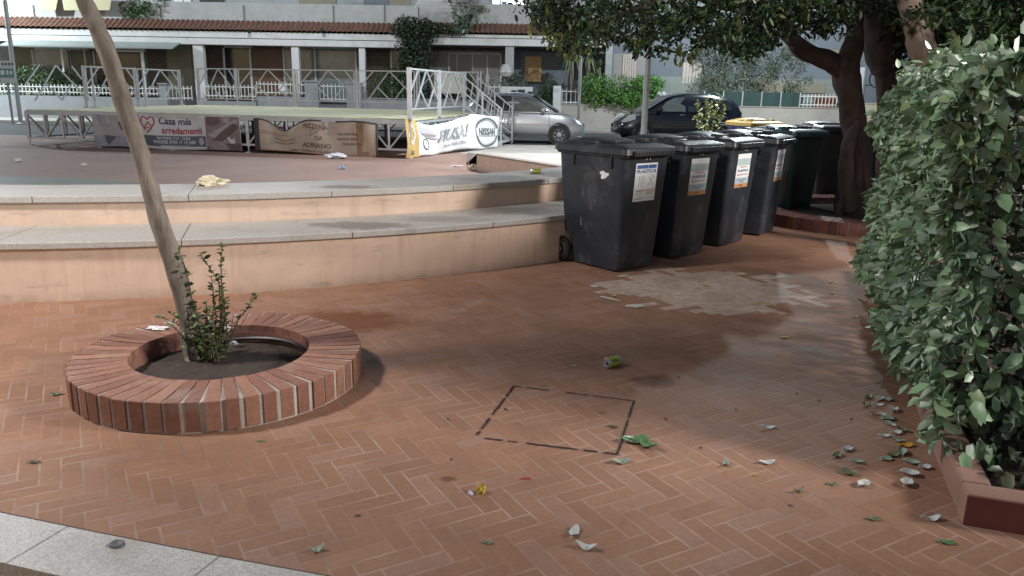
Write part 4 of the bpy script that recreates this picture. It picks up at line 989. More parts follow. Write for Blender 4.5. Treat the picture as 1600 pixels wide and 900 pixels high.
def sticker(t, first, cx, z0, z1, w, tilt=0.0):
    K = w / .17
    mats = [PAPER, PAPERB, BLU, REDP, BLK, ORA, GALV]
    g = MB(); quadf(g, cx - w / 2, cx + w / 2, z0, z1, .003, 0); s_ = g.build('sticker', mats, t)
    h_ = z1 - z0; x0, x1 = cx - w / 2, cx + w / 2; f = lambda zz: z0 + h_ * zz
    g = MB()
    tx = lambda txt, size, z, mi, xx=cx, xs=1: text_mb(txt, size, lambda a, b: fnt(xx + a * K * .92, z + b, .0062), mi, mb=g, xs=xs)
    if first:
        quadf(g, x0 + .015, x0 + w * .55, f(.86), f(.955), .005, 2); quadf(g, x0 + w * .57, x1 - .015, f(.86), f(.955), .005, 2)
        tx('PLASTICA', .042, f(.785), 2, xs=.9)
        for k in range(3):
            xx = x0 + (.03 + k * .018) * K; z_ = f(.38); g.add([fnt(xx, z_, .005), fnt(xx + .004, z_, .005), fnt(xx + .010, f(.68), .005), fnt(xx + .006, f(.68), .005)], [(0, 1, 2, 3)], 4)
        for a, b in (((.10, .38), (.145, .68)), ((.145, .40), (.105, .66)), ((.12, .70), (.15, .62)), ((.09, .72), (.14, .72))):
            p, q = (x0 + a[0] * K, f(a[1])), (x0 + b[0] * K, f(b[1])); g.add([fnt(p[0], p[1], .005), fnt(p[0] + .004, p[1], .005), fnt(q[0] + .004, q[1], .005), fnt(q[0], q[1], .005)], [(0, 1, 2, 3)], 4)
        tx('COSA SI', .020, f(.285), 4, x0 + .045 * K); tx('COSA NO', .020, f(.29), 3, x0 + .125 * K)
        for k in range(4): quadf(g, x0 + .015 * K, x0 + .075 * K, f(.24 - k * .03), f(.25 - k * .03), .005, 6)
        for k in range(3): quadf(g, x0 + .095 * K, x0 + .155 * K, f(.24 - k * .03), f(.25 - k * .03), .005, 3)
        quadf(g, x0 + .02, x0 + .07 * K, f(.06), f(.07), .005, 4); quadf(g, x1 - .035, x1 - .028, f(.04), f(.10), .005, 4); quadf(g, x0 + .05, x1 - .04, f(.09), f(.096), .005, 4)
    else:
        quadf(g, x0 + .003, x1 - .003, f(.66), f(.86), .0045, 1); quadf(g, x0 + .003, x1 - .003, f(.12), f(.30), .0045, 1)
        quadf(g, x0 + .002, x1 - .002, f(.0), f(.12), .0045, 5)
        for k in range(10):
            a, b = R(15 + k * 12), R(27 + k * 12); r_ = .045; xx = cx - .03
            g.add([fnt(xx + r_ * math.cos(a), f(.72) + r_ * math.sin(a), .006), fnt(xx + r_ * 1.08 * math.cos(a), f(.72) + r_ * 1.08 * math.sin(a), .006), fnt(xx + r_ * 1.08 * math.cos(b), f(.72) + r_ * 1.08 * math.sin(b), .006), fnt(xx + r_ * math.cos(b), f(.72) + r_ * math.sin(b), .006)], [(0, 1, 2, 3)], 6)
        tx('COMUNE DI', .019, f(.615), 5); tx('PLASTICA', .036, f(.50), 2, xs=.9); tx('IMBALLAGGI IN PLASTICA', .018, f(.385), 3, xs=.72); tx('PORTA A PORTA', .017, f(.23), 2, xs=.9); tx('CARTA', .02, f(.17), 2, xs=.9); tx('INFO', .02, f(.06), 4)
    g.build('print', mats, s_)
    g = MB()
    for x in (-.015, .03): g.lathe([(.001, .004), (.006, .003), (.007, 0)], fnt(cx + x, z1 + .035, .002), 8, axis=Matrix.Rotation(R(90), 3, 'X'))
    if first:
        for x in (-.015, .03): g.lathe([(.001, .004), (.006, .003), (.007, 0)], fnt(cx + x, z1 + .075, .002), 8, axis=Matrix.Rotation(R(90), 3, 'X'))
    g.build('rivet', WHITE, t)
BZ = R(40)
GB = 'grey wheeled bins in a row beside the bench'
bins = [('dark grey wheeled bin nearest the camera, white blot on its side', (.915, 7.36)), ('second dark grey bin from the left, blue and white plastica sticker', (1.53, 7.98)),
        ('third dark grey bin from the left in the row', (2.13, 8.66)), ('fourth dark grey bin, last of the row before the green one', (2.72, 9.36))]
B = []
for i, (lab, c) in enumerate(bins):
    t = make_bin(lab, BINM, BINL, (c[0], c[1], .004), BZ + R((0, 2, 7, 16)[i]), GB) if i == 0 else dup(B[0], (c[0], c[1], .004), BZ + R((0, 2, 7, 16)[i]), lab)
    B.append(t)
sticker(B[0], True, .0, .645, .985, .29)
for b_ in B[1:]: sticker(b_, False, -.01, .63, .985, .29)
# torn paper blot on the side of the first bin
g = MB(); pts = []
def side(y, z, off=.004): return (-(.25 + .052 * (z - .05) / .98) - off, y, z)
for k in range(18):
    a = R(k * 20); r_ = .036 * (1 + .25 * math.sin(3 * a + 1) + .15 * math.sin(5 * a)); pts.append(side(-.175 - 1.35 * r_ * math.cos(a), .875 + r_ * .95 * math.sin(a)))
g.poly(pts); g.build('paper_remnant', PAPER, B[0])
g = MB()
for (y, z, w, h_) in ((.12, .40, .008, .06), (.115, .385, .018, .015), (-.06, .62, .005, .03), (.10, .66, .004, .05)): g.add([side(y, z), side(y - w, z), side(y - w * .6, z + h_), side(y, z + h_)], [(0, 1, 2, 3)])
g.build('scratch', basic('grey_scratch', (.3, .3, .32), .6), B[0])
make_bin('dark green bin with teal lid behind the grey row', BING, TEAL, (3.72, 11.0, .004), R(28))
make_bin('blue bin with yellow lid behind the grey bins', BLUE, YEL, (4.15, 13.9, .004), R(15))
make_bin('black bin standing behind the ring of the twisted tree, left of trunk', BINL, BINL, (4.95, 12.75, .004), R(8))
make_bin('black bin partly hidden behind the twisted trunk', BINL, BINL, (5.72, 12.9, .004), R(4))

# ------------------------------------------------------------------ inspection cover let into the paving
mh = [G(803, 605, .0), G(990, 628, .0), G(965, 712, .0), G(743, 685, .0)]
t = thing('inspection_cover', 'square paved inspection cover outlined by dark gaps', 'manhole cover', (sum(p.x for p in mh) / 4, sum(p.y for p in mh) / 4, .004))
rg = np.random.default_rng(77)
for k in range(4):
    a, b = mh[k], mh[(k + 1) % 4]; d = (b - a).normalized(); n_ = Vector((-d.y, d.x, 0)); g = MB(); L_ = (b - a).length; nseg = 30; w0 = (.008, .009, .010, .011)[k]
    lo = [a + d * (L_ * i / nseg) + n_ * (w0 * .5 * rg.uniform(.5, 1.5)) for i in range(nseg + 1)]; hi = [a + d * (L_ * i / nseg) - n_ * (w0 * .5 * rg.uniform(.5, 1.5)) for i in range(nseg + 1)]
    for i in range(nseg):
        if k == 0 and 8 < i < 13: continue
        if rg.random() < (.10, .06, .12, .1)[k]: continue
        g.add([(lo[i].x, lo[i].y, .0085), (lo[i + 1].x, lo[i + 1].y, .0085), (hi[i + 1].x, hi[i + 1].y, .0085), (hi[i].x, hi[i].y, .0085)], [(0, 1, 2, 3)])
    g.build('gap', basic('black_gap', (.018, .012, .01), .95), t, world=True)

# ------------------------------------------------------------------ stage
FL, FR = Vector((-12.46, 20.5, 0)), Vector((-2.42, 18.5, 0)); SB = Vector((1.55, 7.6, 0)); ZD = .90
BL, BR = FL + SB, FR + SB
st = thing('stage', 'low temporary stage with plywood deck on galvanised truss frame', 'stage', (-7, 23, 0))
def sp_(g, nm, m=None, **k): return g.build(nm, m or GALV, st, world=True, **k)
g = MB(); g.extr([(p.x, p.y, ZD - .05) for p in (FL, FR, BR, BL)], (0, 0, .05))
t_ = NT('stage_plywood'); p_ = t_.pos(); c_ = t_.mix(t_.ramp(t_.noise(p_, .5, 4), .35, .65), (.44, .42, .27), (.55, .53, .35)); c_ = t_.mix(t_.ramp(t_.noise(p_, 2.3, 5, .7), .5, .7, 0, .4), c_, (.30, .29, .20))
sp_(g, 'deck', t_.out(c_, .7))
g = MB()
def truss(g, a, b, bays, z0=.20, z1=ZD - .10, style=0):
    d = (b - a)
    g.bar(a + Vector((0, 0, z1)), b + Vector((0, 0, z1)), .05); g.bar(a + Vector((0, 0, z0)), b + Vector((0, 0, z0)), .045)
    for i in range(bays + 1):
        p = a + d * i / bays; g.bar(p + Vector((0, 0, z0)), p + Vector((0, 0, z1)), .045)
        if i < bays:
            q = a + d * (i + 1) / bays
            if (i + style) % 2: g.bar(p + Vector((0, 0, z0)), q + Vector((0, 0, z1)), .035)
            else: g.bar(p + Vector((0, 0, z1)), q + Vector((0, 0, z0)), .035)
for k in range(5): truss(g, FL + (FR - FL) * k / 5, FL + (FR - FL) * (k + 1) / 5, 4, style=k % 2)
for k in range(4): truss(g, FL + SB * k / 4, FL + SB * (k + 1) / 4, 3); truss(g, FR + SB * k / 4, FR + SB * (k + 1) / 4, 3)
for k in range(5): truss(g, BL + (BR - BL) * k / 5, BL + (BR - BL) * (k + 1) / 5, 3)
sp_(g, 'truss_frame')
for i in range(6):
    for j in range(5):
        p = FL + (FR - FL) * i / 5 + SB * j / 4; g = MB(); g.bar(p + Vector((0, 0, .16)), p + Vector((0, 0, ZD - .05)), .07); g.tube([p + Vector((0, 0, .03)), p + Vector((0, 0, .18))], .02, 6); g.box(p + Vector((0, 0, .018)), (.12, .12, .02)); sp_(g, 'leg')
g = MB(); g.bar(FL + Vector((0, -.02, ZD - .07)), FR + Vector((0, -.02, ZD - .07)), .05, .10); sp_(g, 'front_fascia')
ZR = 2.02
def rail_panel(a, b, ztop=ZR, zlow=None, brk=False):
    g = MB(); zl = zlow or ZD + .22; d = b - a; a2, b2 = a + d * .04, b - d * .04; H_ = ztop - zl
    def P(u, v): return a2 + (b2 - a2) * u + Vector((0, 0, zl + H_ * v))
    w = .032
    if not brk:
        g.bar(P(0, 1), P(1, 1), .036); g.bar(P(0, 0), P(1, 0), w); g.bar(P(0, 0), P(0, 1), .036); g.bar(P(1, 0), P(1, 1), .036)
    for s_ in ([(0, .45), (.27, 1)], [(.13, 0), (.55, 1)], [(.55, 1), (1, .18)], [(.33, .48), (.60, 0)], [(.60, 0), (.82, .5)], [(.84, 1), (1, .62)]): g.bar(P(*s_[0]), P(*s_[1]), w)
    sp_(g, 'rail_panel')
def rail_post(p, ztop=ZR + .03, w=.055, zb=ZD):
    g = MB(); g.bar(p + Vector((0, 0, zb)), p + Vector((0, 0, ztop)), w); g.box(p + Vector((0, 0, zb + .02)), (.14, .14, .04)); g.box(p + Vector((0, 0, zb + .3)), (.085, .085, .09)); sp_(g, 'rail_post')
lp = [FL + SB * s_ for s_ in (.0, .28, .565, .85)]
for p in lp[1:]: rail_post(p)
for p in lp[1:3]: rail_post(p + Vector((.22, .03, 0)), w=.04)
rail_panel(lp[0], lp[1], brk=True); rail_panel(lp[1], lp[2]); rail_panel(lp[2], lp[3])
bp = [BL + (BR - BL) * s_ for s_ in (-.01, .135, .346, .562, .765, .975)]
for p in bp: rail_post(p, ZR + .13)
for a, b in zip(bp, bp[1:]): rail_panel(a, b, ZR + .1)
rp = [FR + SB * s_ for s_ in (.0, .30, .62, .98)]
for p in rp: rail_post(p, w=.10)
for a, b in zip(rp[:2], rp[1:3]): rail_panel(a, b)
# stairs on the right side
S0, S1 = FR + SB * .60, FR + SB * .80; sd = Vector((1.12, -.22, 0))
g = MB()
for e in (S0, S1):
    g.bar(e + Vector((0, 0, ZD - .06)), e + sd + Vector((0, 0, .03)), .05, .09)
for k in range(4):
    f_ = (k + .5) / 4; a, b = S0 + sd * f_ + Vector((0, 0, ZD * (1 - f_))), S1 + sd * f_ + Vector((0, 0, ZD * (1 - f_))); g.bar(a, b, .26, .03)
sp_(g, 'stairs')
for e in (S0, S1):
    g = MB()
    for z in (1.05, .62, .28): g.bar(e + Vector((0, 0, ZD + z)), e + sd + Vector((0, 0, z)), .034)
    for f_ in (.02, .5, .98): g.bar(e + sd * f_ + Vector((0, 0, ZD * (1 - f_))), e + sd * f_ + Vector((0, 0, ZD * (1 - f_) + 1.07)), .045)
    for f_ in (.15, .32, .66, .82): g.bar(e + sd * f_ + Vector((0, 0, ZD * (1 - f_) + .28)), e + sd * (f_ + .1) + Vector((0, 0, ZD * (1 - f_ - .1) + 1.05)), .024)
    sp_(g, 'stair_rail')

# banners ------------------------------------------------------------------
def banner(name, label, a, b, ztop, zbot, fold, basecol, prints, nu=60, nv=14, grommets=True):
    """a,b ends on the ground plan; ztop(u), zbot(u); prints = list of callables(fn, add)"""
    c = (a + b) / 2; t = thing(name, label, 'banner', (c.x, c.y, 0)); d = (b - a); n_ = Vector((d.y, -d.x, 0)).normalized()
    def S(u, v, off=0.0):
        zt, zb_ = ztop(u), zbot(u); w = fold(u, v)
        return a + d * u + n_ * (.05 + w + off) + Vector((0, 0, zb_ + (zt - zb_) * v))
    g = MB(); g.grid(lambda u, v: S(u, v), nu, nv); cloth = g.build('cloth', basecol, t, world=True, smooth='all', solid=.004)
    return t, cloth, S
def patch(g, S, u0, u1, v0, v1, off, mi, nu=None, nv=3):
    nu = nu or max(2, int((u1 - u0) * 50)); g.grid(lambda u, v: S(u, v, off), nu, nv, mi, u0, u1, v0, v1)
def polyp(g, S, pts, off, mi): g.add([S(u, v, off) for u, v in pts], [tuple(range(len(pts)))], mi)
def linep(g, S, p, q, w, off, mi, asp=4.0, n=4):
    dx, dy = (q[0] - p[0]) * asp, q[1] - p[1]; L_ = math.hypot(dx, dy) or 1; nx, ny = -dy / L_ * w / 2 / asp, dx / L_ * w / 2
    for k in range(n):
        a = (p[0] + (q[0] - p[0]) * k / n, p[1] + (q[1] - p[1]) * k / n); b = (p[0] + (q[0] - p[0]) * (k + 1) / n, p[1] + (q[1] - p[1]) * (k + 1) / n)
        g.add([S(a[0] + nx, a[1] + ny, off), S(b[0] + nx, b[1] + ny, off), S(b[0] - nx, b[1] - ny, off), S(a[0] - nx, a[1] - ny, off)], [(0, 3, 2, 1)], mi)
def tx2(g, S, txt, u, v, size, L_, H_, mi, off=.012, xs=1.0, shear=0, align='CENTER', rot=0.0):
    ca, sa = math.cos(rot), math.sin(rot)
    text_mb(txt, size, lambda x, y: S(u + (x * ca - y * sa) / L_, v + (x * sa + y * ca) / H_, off), mi, mb=g, xs=xs, shear=shear, align=align)
VW = basic('white_vinyl', (.62, .63, .65), .45, .06, 1.5, dirt=(.5, .5, .5)); VGR = basic('slate_print', (.10, .115, .145), .45, .1); VRED = basic('crimson_print', (.42, .07, .10), .45, .1); VNAVY = basic('navy_print', (.06, .08, .13), .45, .1)
VBR = basic('brown_photo_print', (.15, .10, .10), .45, .3, 2); VLB = basic('pale_mauve_print', (.42, .38, .40), .45, .2, 2); VMB = basic('mid_mauve_print', (.27, .21, .215), .45, .25, 2); VGY = basic('grey_blue_photo', (.30, .31, .37), .45, .25, 2)
a, b = FL + (FR - FL) * .19, FL + (FR - FL) * .585; L_, H_ = (b - a).length, .84
t, cl, S = banner('furniture_banner', 'white banner reading Casa mia arredamenti with furniture photo at its right', a, b, lambda u: .865 - .015 * abs(math.sin(u * 13)), lambda u: .035 + .02 * math.sin(u * 9),
    lambda u, v: .012 * math.sin(u * 31 + v * 3) + .02 * math.sin(u * 8) * v + .015 * math.exp(-((u - .73) / .02) ** 2) * v, VW, None)
g = MB(); pm = [VW, VGR, VRED, VNAVY, VBR, VLB, VMB, VGY]
patch(g, S, .33, .765, .05, .40, .006, 1); patch(g, S, .33, .765, .05, .085, .008, 0)
patch(g, S, .77, .998, .01, .99, .006, 6); patch(g, S, .002, .33, .01, .97, .006, 5); patch(g, S, .002, .33, .01, .33, .008, 7)
polyp(g, S, [(.03, .95), (.05, .6), (.28, .58), (.27, .68), (.07, .70), (.06, .95)], .009, 7); polyp(g, S, [(.0, .05), (.08, .35), (.16, .30), (.10, .05)], .010, 1)
polyp(g, S, [(.10, .95), (.24, .96), (.24, .72), (.11, .72)], .009, 0); polyp(g, S, [(.18, .74), (.26, .9), (.30, .78), (.28, .45), (.2, .5)], .010, 4)
polyp(g, S, [(.78, .98), (.86, .98), (.87, .80), (.82, .70), (.78, .76)], .009, 4); polyp(g, S, [(.885, .97), (.93, .97), (.935, .78), (.89, .78)], .010, 5); polyp(g, S, [(.89, .80), (.93, .80), (.925, .72), (.895, .73)], .011, 4)
polyp(g, S, [(.78, .45), (.97, .92), (.995, .85), (.90, .62), (.83, .36)], .009, 5); polyp(g, S, [(.77, .33), (.81, .30), (.96, .80), (.99, .70), (.93, .45), (.87, .25)], .010, 4)
polyp(g, S, [(.77, .01), (.998, .01), (.998, .22), (.90, .2), (.77, .12)], .010, 4); polyp(g, S, [(.905, .40), (.915, .42), (.94, .30), (.955, .38), (.96, .22), (.945, .16), (.93, .20)], .012, 0); polyp(g, S, [(.80, .18), (.83, .03), (.835, .05), (.81, .19)], .012, 5)
tx2(g, S, 'Casa mia', .562, .815, .235, L_, H_, 3, xs=1.05, shear=.12); tx2(g, S, 'arredamenti', .607, .545, .225, L_, H_, 2, xs=1.0, shear=.05)
tx2(g, S, 'VIA ROMA 57/39 - OLBIA', .55, .33, .085, L_, H_, 0); tx2(g, S, 'PHONE 0789 17 13 260', .555, .215, .115, L_, H_, 0); tx2(g, S, 'www.casamiaarredamenti.com', .56, .115, .065, L_, H_, 0)
polyp(g, S, [(.72, .34), (.745, .36), (.755, .18), (.73, .12), (.72, .2)], .012, 5)
hp_ = [(.365, .55), (.335, .78), (.345, .93), (.365, .95), (.383, .86), (.398, .95), (.418, .93), (.428, .78), (.40, .58), (.372, .48)]
for p, q in zip(hp_, hp_[1:]): linep(g, S, p, q, .035, .012, 2)
for p, q in (((.36, .62), (.385, .80)), ((.385, .80), (.41, .64)), ((.372, .62), (.40, .62))): linep(g, S, p, q, .03, .012, 2)
g.build('print', pm, cl, world=True)
a, b = FL + (FR - FL) * .62, FL + (FR - FL) * .925; L_, H_ = (b - a).length, .8
VCR = basic('stained_cream_vinyl', (.47, .385, .31), .55, .12, 1.2, dirt=(.40, .27, .16)); VRU = basic('rust_stain', (.34, .215, .13), .7, .4, 4); VED = basic('faded_black_edge', (.05, .05, .055), .6, .2); VTX = basic('faded_brown_lettering', (.15, .105, .075), .6, .3, 6)
def bt(u):  return .84 - .26 * math.exp(-((u - .245) / .11) ** 2) - .02 * u + .012 * math.sin(u * 17) - .05 * max(0, u - .9) * 4
t, cl, S = banner('pizzeria_banner', 'stained cream banner reading Pizzeria da Adriano with sagging top edge', a, b, bt, lambda u: .06 + .03 * math.sin(u * 5 + 1) - .03 * u,
    lambda u, v: .02 * math.sin(u * 14 + v * 2) + .02 * v * math.sin(u * 29) + .03 * math.exp(-((u - .25) / .1) ** 2) * v, VCR, None)
g = MB(); pm = [VCR, VRU, VED, VTX]
patch(g, S, 0, 1, .955, 1, .005, 2); patch(g, S, 0, .045, 0, 1, .006, 2, 4, 10); patch(g, S, .985, 1, 0, 1, .006, 2, 3, 10)
for (u, w, v0, v1) in ((.845, .03, .02, .955), (.862, .02, .02, .6), (.875, .035, .4, .955), (.905, .05, .01, .14)):
    n = 14; rg = np.random.default_rng(int(u * 1000)); Ls = [(u - w / 2 + rg.normal() * .003, v0 + (v1 - v0) * i / n) for i in range(n + 1)]; Rs = [(u + w / 2 + rg.normal() * .003, v0 + (v1 - v0) * i / n) for i in range(n + 1)]
    for i in range(n): polyp(g, S, [Ls[i], Rs[i], Rs[i + 1], Ls[i + 1]], .006 + .001 * (u > .87), 1)
for p, q in (((.02, .60), (.27, .74)), ((.05, .55), (.22, .64))): linep(g, S, p, q, .022, .008, 1)
tx2(g, S, 'PIZZERIA', .505, .80, .15, L_, H_, 3, xs=1.0, rot=-.06); tx2(g, S, 'DA', .53, .47, .13, L_, H_, 3); tx2(g, S, 'ADRIANO', .51, .25, .16, L_, H_, 3)
for u, v, w in ((.25, .50, .19), (.25, .35, .20), (.76, .62, .18), (.76, .48, .19), (.80, .34, .14)):
    tx2(g, S, 'SPECIALITA FORNO' if w > .18 else 'TAKE AWAY PIZZA', u, v, .062, L_, H_, 3, xs=.95)
tx2(g, S, 'OLBIA - Via Roma 15 - Tel. 0789 17 13 24', .5, .08, .07, L_, H_, 3, xs=1.1)
for k in range(9): a_ = R(200 - k * 25); linep(g, S, (.49 + .028 * math.cos(a_), .63 + .09 * math.sin(a_)), (.49 + .028 * math.cos(a_ - .4), .63 + .09 * math.sin(a_ - .4)), .012, .012, 3)
linep(g, S, (.45, .52), (.54, .70), .012, .012, 3)
g.build('print', pm, cl, world=True)
a, b = Vector((-2.55, 18.38, 0)), Vector((-.50, 22.35, 0)); L_, H_ = (b - a).length, .82
def b3t(u):
    xs_ = [0, .08, .22, .34, .5, .66, .72, .85, 1]; ys_ = [.93, .86, .73, .76, .85, .95, .95, .90, .86]; return float(np.interp(u, xs_, ys_))
def b3b(u): return float(np.interp(u, [0, .3, .45, .6, .75, 1], [.03, .02, .06, .09, .03, .02]))
VSH = basic('bright_vinyl', (.80, .82, .83), .4, .05, 1.5); VGO = basic('ochre_print', (.62, .42, .16), .45, .1); VGD = basic('grey_print', (.13, .14, .15), .45, .1); VPL = basic('pale_grey_print', (.50, .48, .50), .45, .1); VLG = basic('light_grey_print', (.44, .47, .48), .4, .1)
t, cl, S = banner('car_dealer_banner', 'bright white banner with orange left edge and round NISSAN logo', a, b, b3t, b3b,
    lambda u, v: .04 * math.sin(u * 12 + v * 3) * (1 - u * .6) + .02 * math.sin(u * 34 + v * 6) + .05 * math.exp(-((u - .6) / .03) ** 2), VSH, None)
g = MB(); pm = [VSH, VGO, VGD, VPL, VLG]
patch(g, S, 0, .115, .0, 1, .006, 1, 8, 8); polyp(g, S, [(.13, .9), (.37, .55), (.35, .45), (.2, .58), (.14, .7)], .007, 3)
for p, q in (((.055, .88), (.025, .60)), ((.025, .60), (.055, .35)), ((.055, .35), (.085, .6)), ((.085, .6), (.055, .88))): linep(g, S, p, q, .05, .012, 0, 5.4)
tx2(g, S, 'RENAULT', .05, .12, .13, L_ * 2.2, H_, 2, xs=.6)
for k in range(12):
    a_ = R(k * 30); linep(g, S, (.19 + .035 * math.cos(a_), .42 + .17 * math.sin(a_) * (1.25 if math.sin(a_) < 0 else .7)), (.19 + .035 * math.cos(a_ + .53), .42 + .17 * math.sin(a_ + .53) * (1.25 if math.sin(a_ + .53) < 0 else .7)), .035, .012, 2, 5.4)
tx2(g, S, 'autonord', .20, .70, .10, L_, H_, 2, shear=.3)
tx2(g, S, 'FIUSA!', .455, .55, .42, L_, H_, 4, xs=1.1, shear=.35); tx2(g, S, 'FIUSA!', .45, .56, .42, L_, H_, 2, xs=1.1, shear=.35, off=.010)
tx2(g, S, 'Nuova Sede Olbia', .47, .24, .13, L_, H_, 3, shear=.3)
n = 40
for k in range(n):
    a0_, a1_ = 2 * math.pi * k / n, 2 * math.pi * (k + 1) / n; ru, rv = .138, .45
    for r0_, r1_, mi, off in ((.88, 1.0, 2, .012), (.80, .88, 4, .011)):
        polyp(g, S, [(.855 + ru * r0_ * math.cos(a0_), .50 + rv * r0_ * math.sin(a0_)), (.855 + ru * r1_ * math.cos(a0_), .50 + rv * r1_ * math.sin(a0_)), (.855 + ru * r1_ * math.cos(a1_), .50 + rv * r1_ * math.sin(a1_)), (.855 + ru * r0_ * math.cos(a1_), .50 + rv * r0_ * math.sin(a1_))], off, mi)
patch(g, S, .725, .985, .39, .63, .014, 4); patch(g, S, .728, .982, .41, .61, .016, 0)
tx2(g, S, 'NISSAN', .855, .51, .22, L_, H_, 2, xs=1.12, off=.022); tx2(g, S, 'NISSAN', .8565, .51, .22, L_, H_, 2, xs=1.12, off=.023)
g.build('print', pm, cl, world=True)

# ------------------------------------------------------------------ cars
def car_paint(name, col, metal=.4, rough=.3):
    m = basic(name, col, rough, .08, 1, metal, fine=.03, spec=.6); m.node_tree.nodes['Principled BSDF'].inputs['Coat Weight'].default_value = .6; m.node_tree.nodes['Principled BSDF'].inputs['Coat Roughness'].default_value = .08; return m
CG = glass_mat('car_glass', (.035, .042, .045)); CGL = glass_mat('car_window_lit', (.13, .15, .14)); CHR = basic('chrome', (.6, .6, .62), .18, .1, 3, .9); HL = basic('headlight_lens', (.62, .66, .68), .12, .1, 6, 0, spec=.9)
def car(name, label, paint, loc, rz, L_, W_, belt, roof, ws, hood0, prof):
    """x forward. prof: list of (x, z_top_of_lower_body, halfwidth); roof: list of (x, z)"""
    t = thing(name, label, 'car', loc, rz)
    g = MB(); rings = []
    for x, zt, hw in prof:
        zb_ = .20 if abs(x) < L_ / 2 - .35 else .26
        pts = [(x, -hw * .90, zb_), (x, -hw, zb_ + .12), (x, -hw, .55), (x, -hw * .985, zt - .12), (x, -hw * .93, zt - .03), (x, -hw * .7, zt), (x, 0, zt + .018)]
        pts += [(p[0], -p[1], p[2]) for p in reversed(pts[:-1])]; rings.append(pts)
    loft(g, rings); body = g.build('body', paint, t, smooth=True)
    g = MB(); rings = []
    for x, z, zb_, wf in roof:
        hb = W_ / 2 * wf; ht = W_ / 2 * wf * (1 - .22 * min(1, max(0, (z - zb_) / .5)))
        pts = [(x, -hb, zb_), (x, -(hb + ht) / 2 - .02, (z + zb_) / 2), (x, -ht, z - .06), (x, -ht * .86, z - .012), (x, 0, z + .015)]
        pts += [(p[0], -p[1], p[2]) for p in reversed(pts[:-1])]; rings.append(pts)
    loft(g, rings); g.build('roof', paint, t, smooth=True)
    return t, body
def side_glass(t, pts, W_, mat, z0, z1, zb_, wf=1.0, name='side_window'):
    for s_ in (-1, 1):
        g = MB(); P = []
        for x, z in pts:
            k = min(1, max(0, (z - zb_) / .5)); hw = W_ / 2 * wf * (1 - .22 * k) + .030 + .03 * math.sin(math.pi * min(1, k)); P.append((x, s_ * hw, z))
        if s_ > 0: P = P[::-1]
        g.poly(P); g.build(name, mat, t)
def car_wheel(t, x, W_, r_, rimmat):
    ax = Matrix.Rotation(R(90), 3, 'X')
    for s_ in (-1, 1):
        g = MB(); g.lathe([(.001, -.01), (r_ + .05, -.01), (r_ + .06, .0), (r_ + .05, .012), (.001, .012)], (x, s_ * (W_ / 2 - .012), r_ + .01), 28, axis=ax); 
        g.build('wheel_arch', DARKM, t)
        g = MB(); g.lathe([(r_ * .6, -.08), (r_ * .93, -.085), (r_, -.05), (r_, .05), (r_ * .93, .085), (r_ * .6, .08)], (x, s_ * (W_ / 2 - .05), r_ + .004), 28, axis=ax); w = g.build('wheel', RUBBER, t, smooth=True)
        g = MB(); g.lathe([(.001, .06), (.05, .065), (.07, .05), (r_ * .55, .045), (r_ * .66, .08), (r_ * .7, .07)], (x, s_ * (W_ / 2 - .05), r_ + .004), 24, axis=ax)
        g.lathe([(.001, -.06), (.05, -.065), (.07, -.05), (r_ * .55, -.045), (r_ * .66, -.08), (r_ * .7, -.07)], (x, s_ * (W_ / 2 - .05), r_ + .004), 24, axis=ax)
        for k in range(7):
            a = 2 * math.pi * k / 7; y = s_ * (W_ / 2 + .025); g.bar((x, y, r_), (x + r_ * .6 * math.cos(a), y, r_ + r_ * .6 * math.sin(a)), .025, .012)
        g.build('rim', rimmat, w)
SILV = car_paint('silver_car_paint', (.42, .44, .46), .55, .32); NAVY = car_paint('dark_navy_car_paint', (.008, .010, .017), .2, .25)
# small silver three-door hatchback
Lc, Wc = 3.75, 1.68
prof = [(-1.86, .62, .62), (-1.82, .86, .72), (-1.70, .96, .79), (-1.3, .99, .83), (-.5, .97, .84), (.4, .94, .84), (.75, .93, .835), (1.15, .90, .82), (1.50, .82, .78), (1.72, .70, .70), (1.84, .56, .58), (1.88, .42, .48)]
roof = [(-1.78, .98, .90, .80), (-1.66, 1.18, .92, .88), (-1.42, 1.40, .93, .94), (-.9, 1.49, .93, .97), (-.2, 1.52, .93, .98), (.25, 1.46, .92, .98), (.62, 1.26, .92, .97), (1.0, .98, .90, .93), (1.10, .90, .88, .9)]
cl_ = at(826, 190, 25.2); t, body = car('silver_hatchback', 'small silver hatchback parked behind the stage stairs, facing right', SILV, (cl_.x - .12, 25.3, 0), R(-5), Lc, Wc, .93, roof, None, None, prof)
side_glass(t, [(-.28, .96), (-.28, 1.40), (.12, 1.38), (.42, 1.24), (.78, .98)], Wc, CGL, 0, 0, .93, .975)
side_glass(t, [(-1.05, 1.0), (-.98, 1.36), (-.62, 1.42), (-.36, 1.41), (-.36, .97)], Wc, CG, 0, 0, .93, .97)
side_glass(t, [(-1.45, 1.05), (-1.34, 1.28), (-1.10, 1.33), (-1.14, 1.02)], Wc, CG, 0, 0, .93, .93)
g = MB(); g.add([(.30, -.64, 1.46), (.30, .64, 1.46), (1.06, .72, .955), (1.06, -.72, .955)], [(0, 1, 2, 3)]); g.build('windscreen', CG, t)
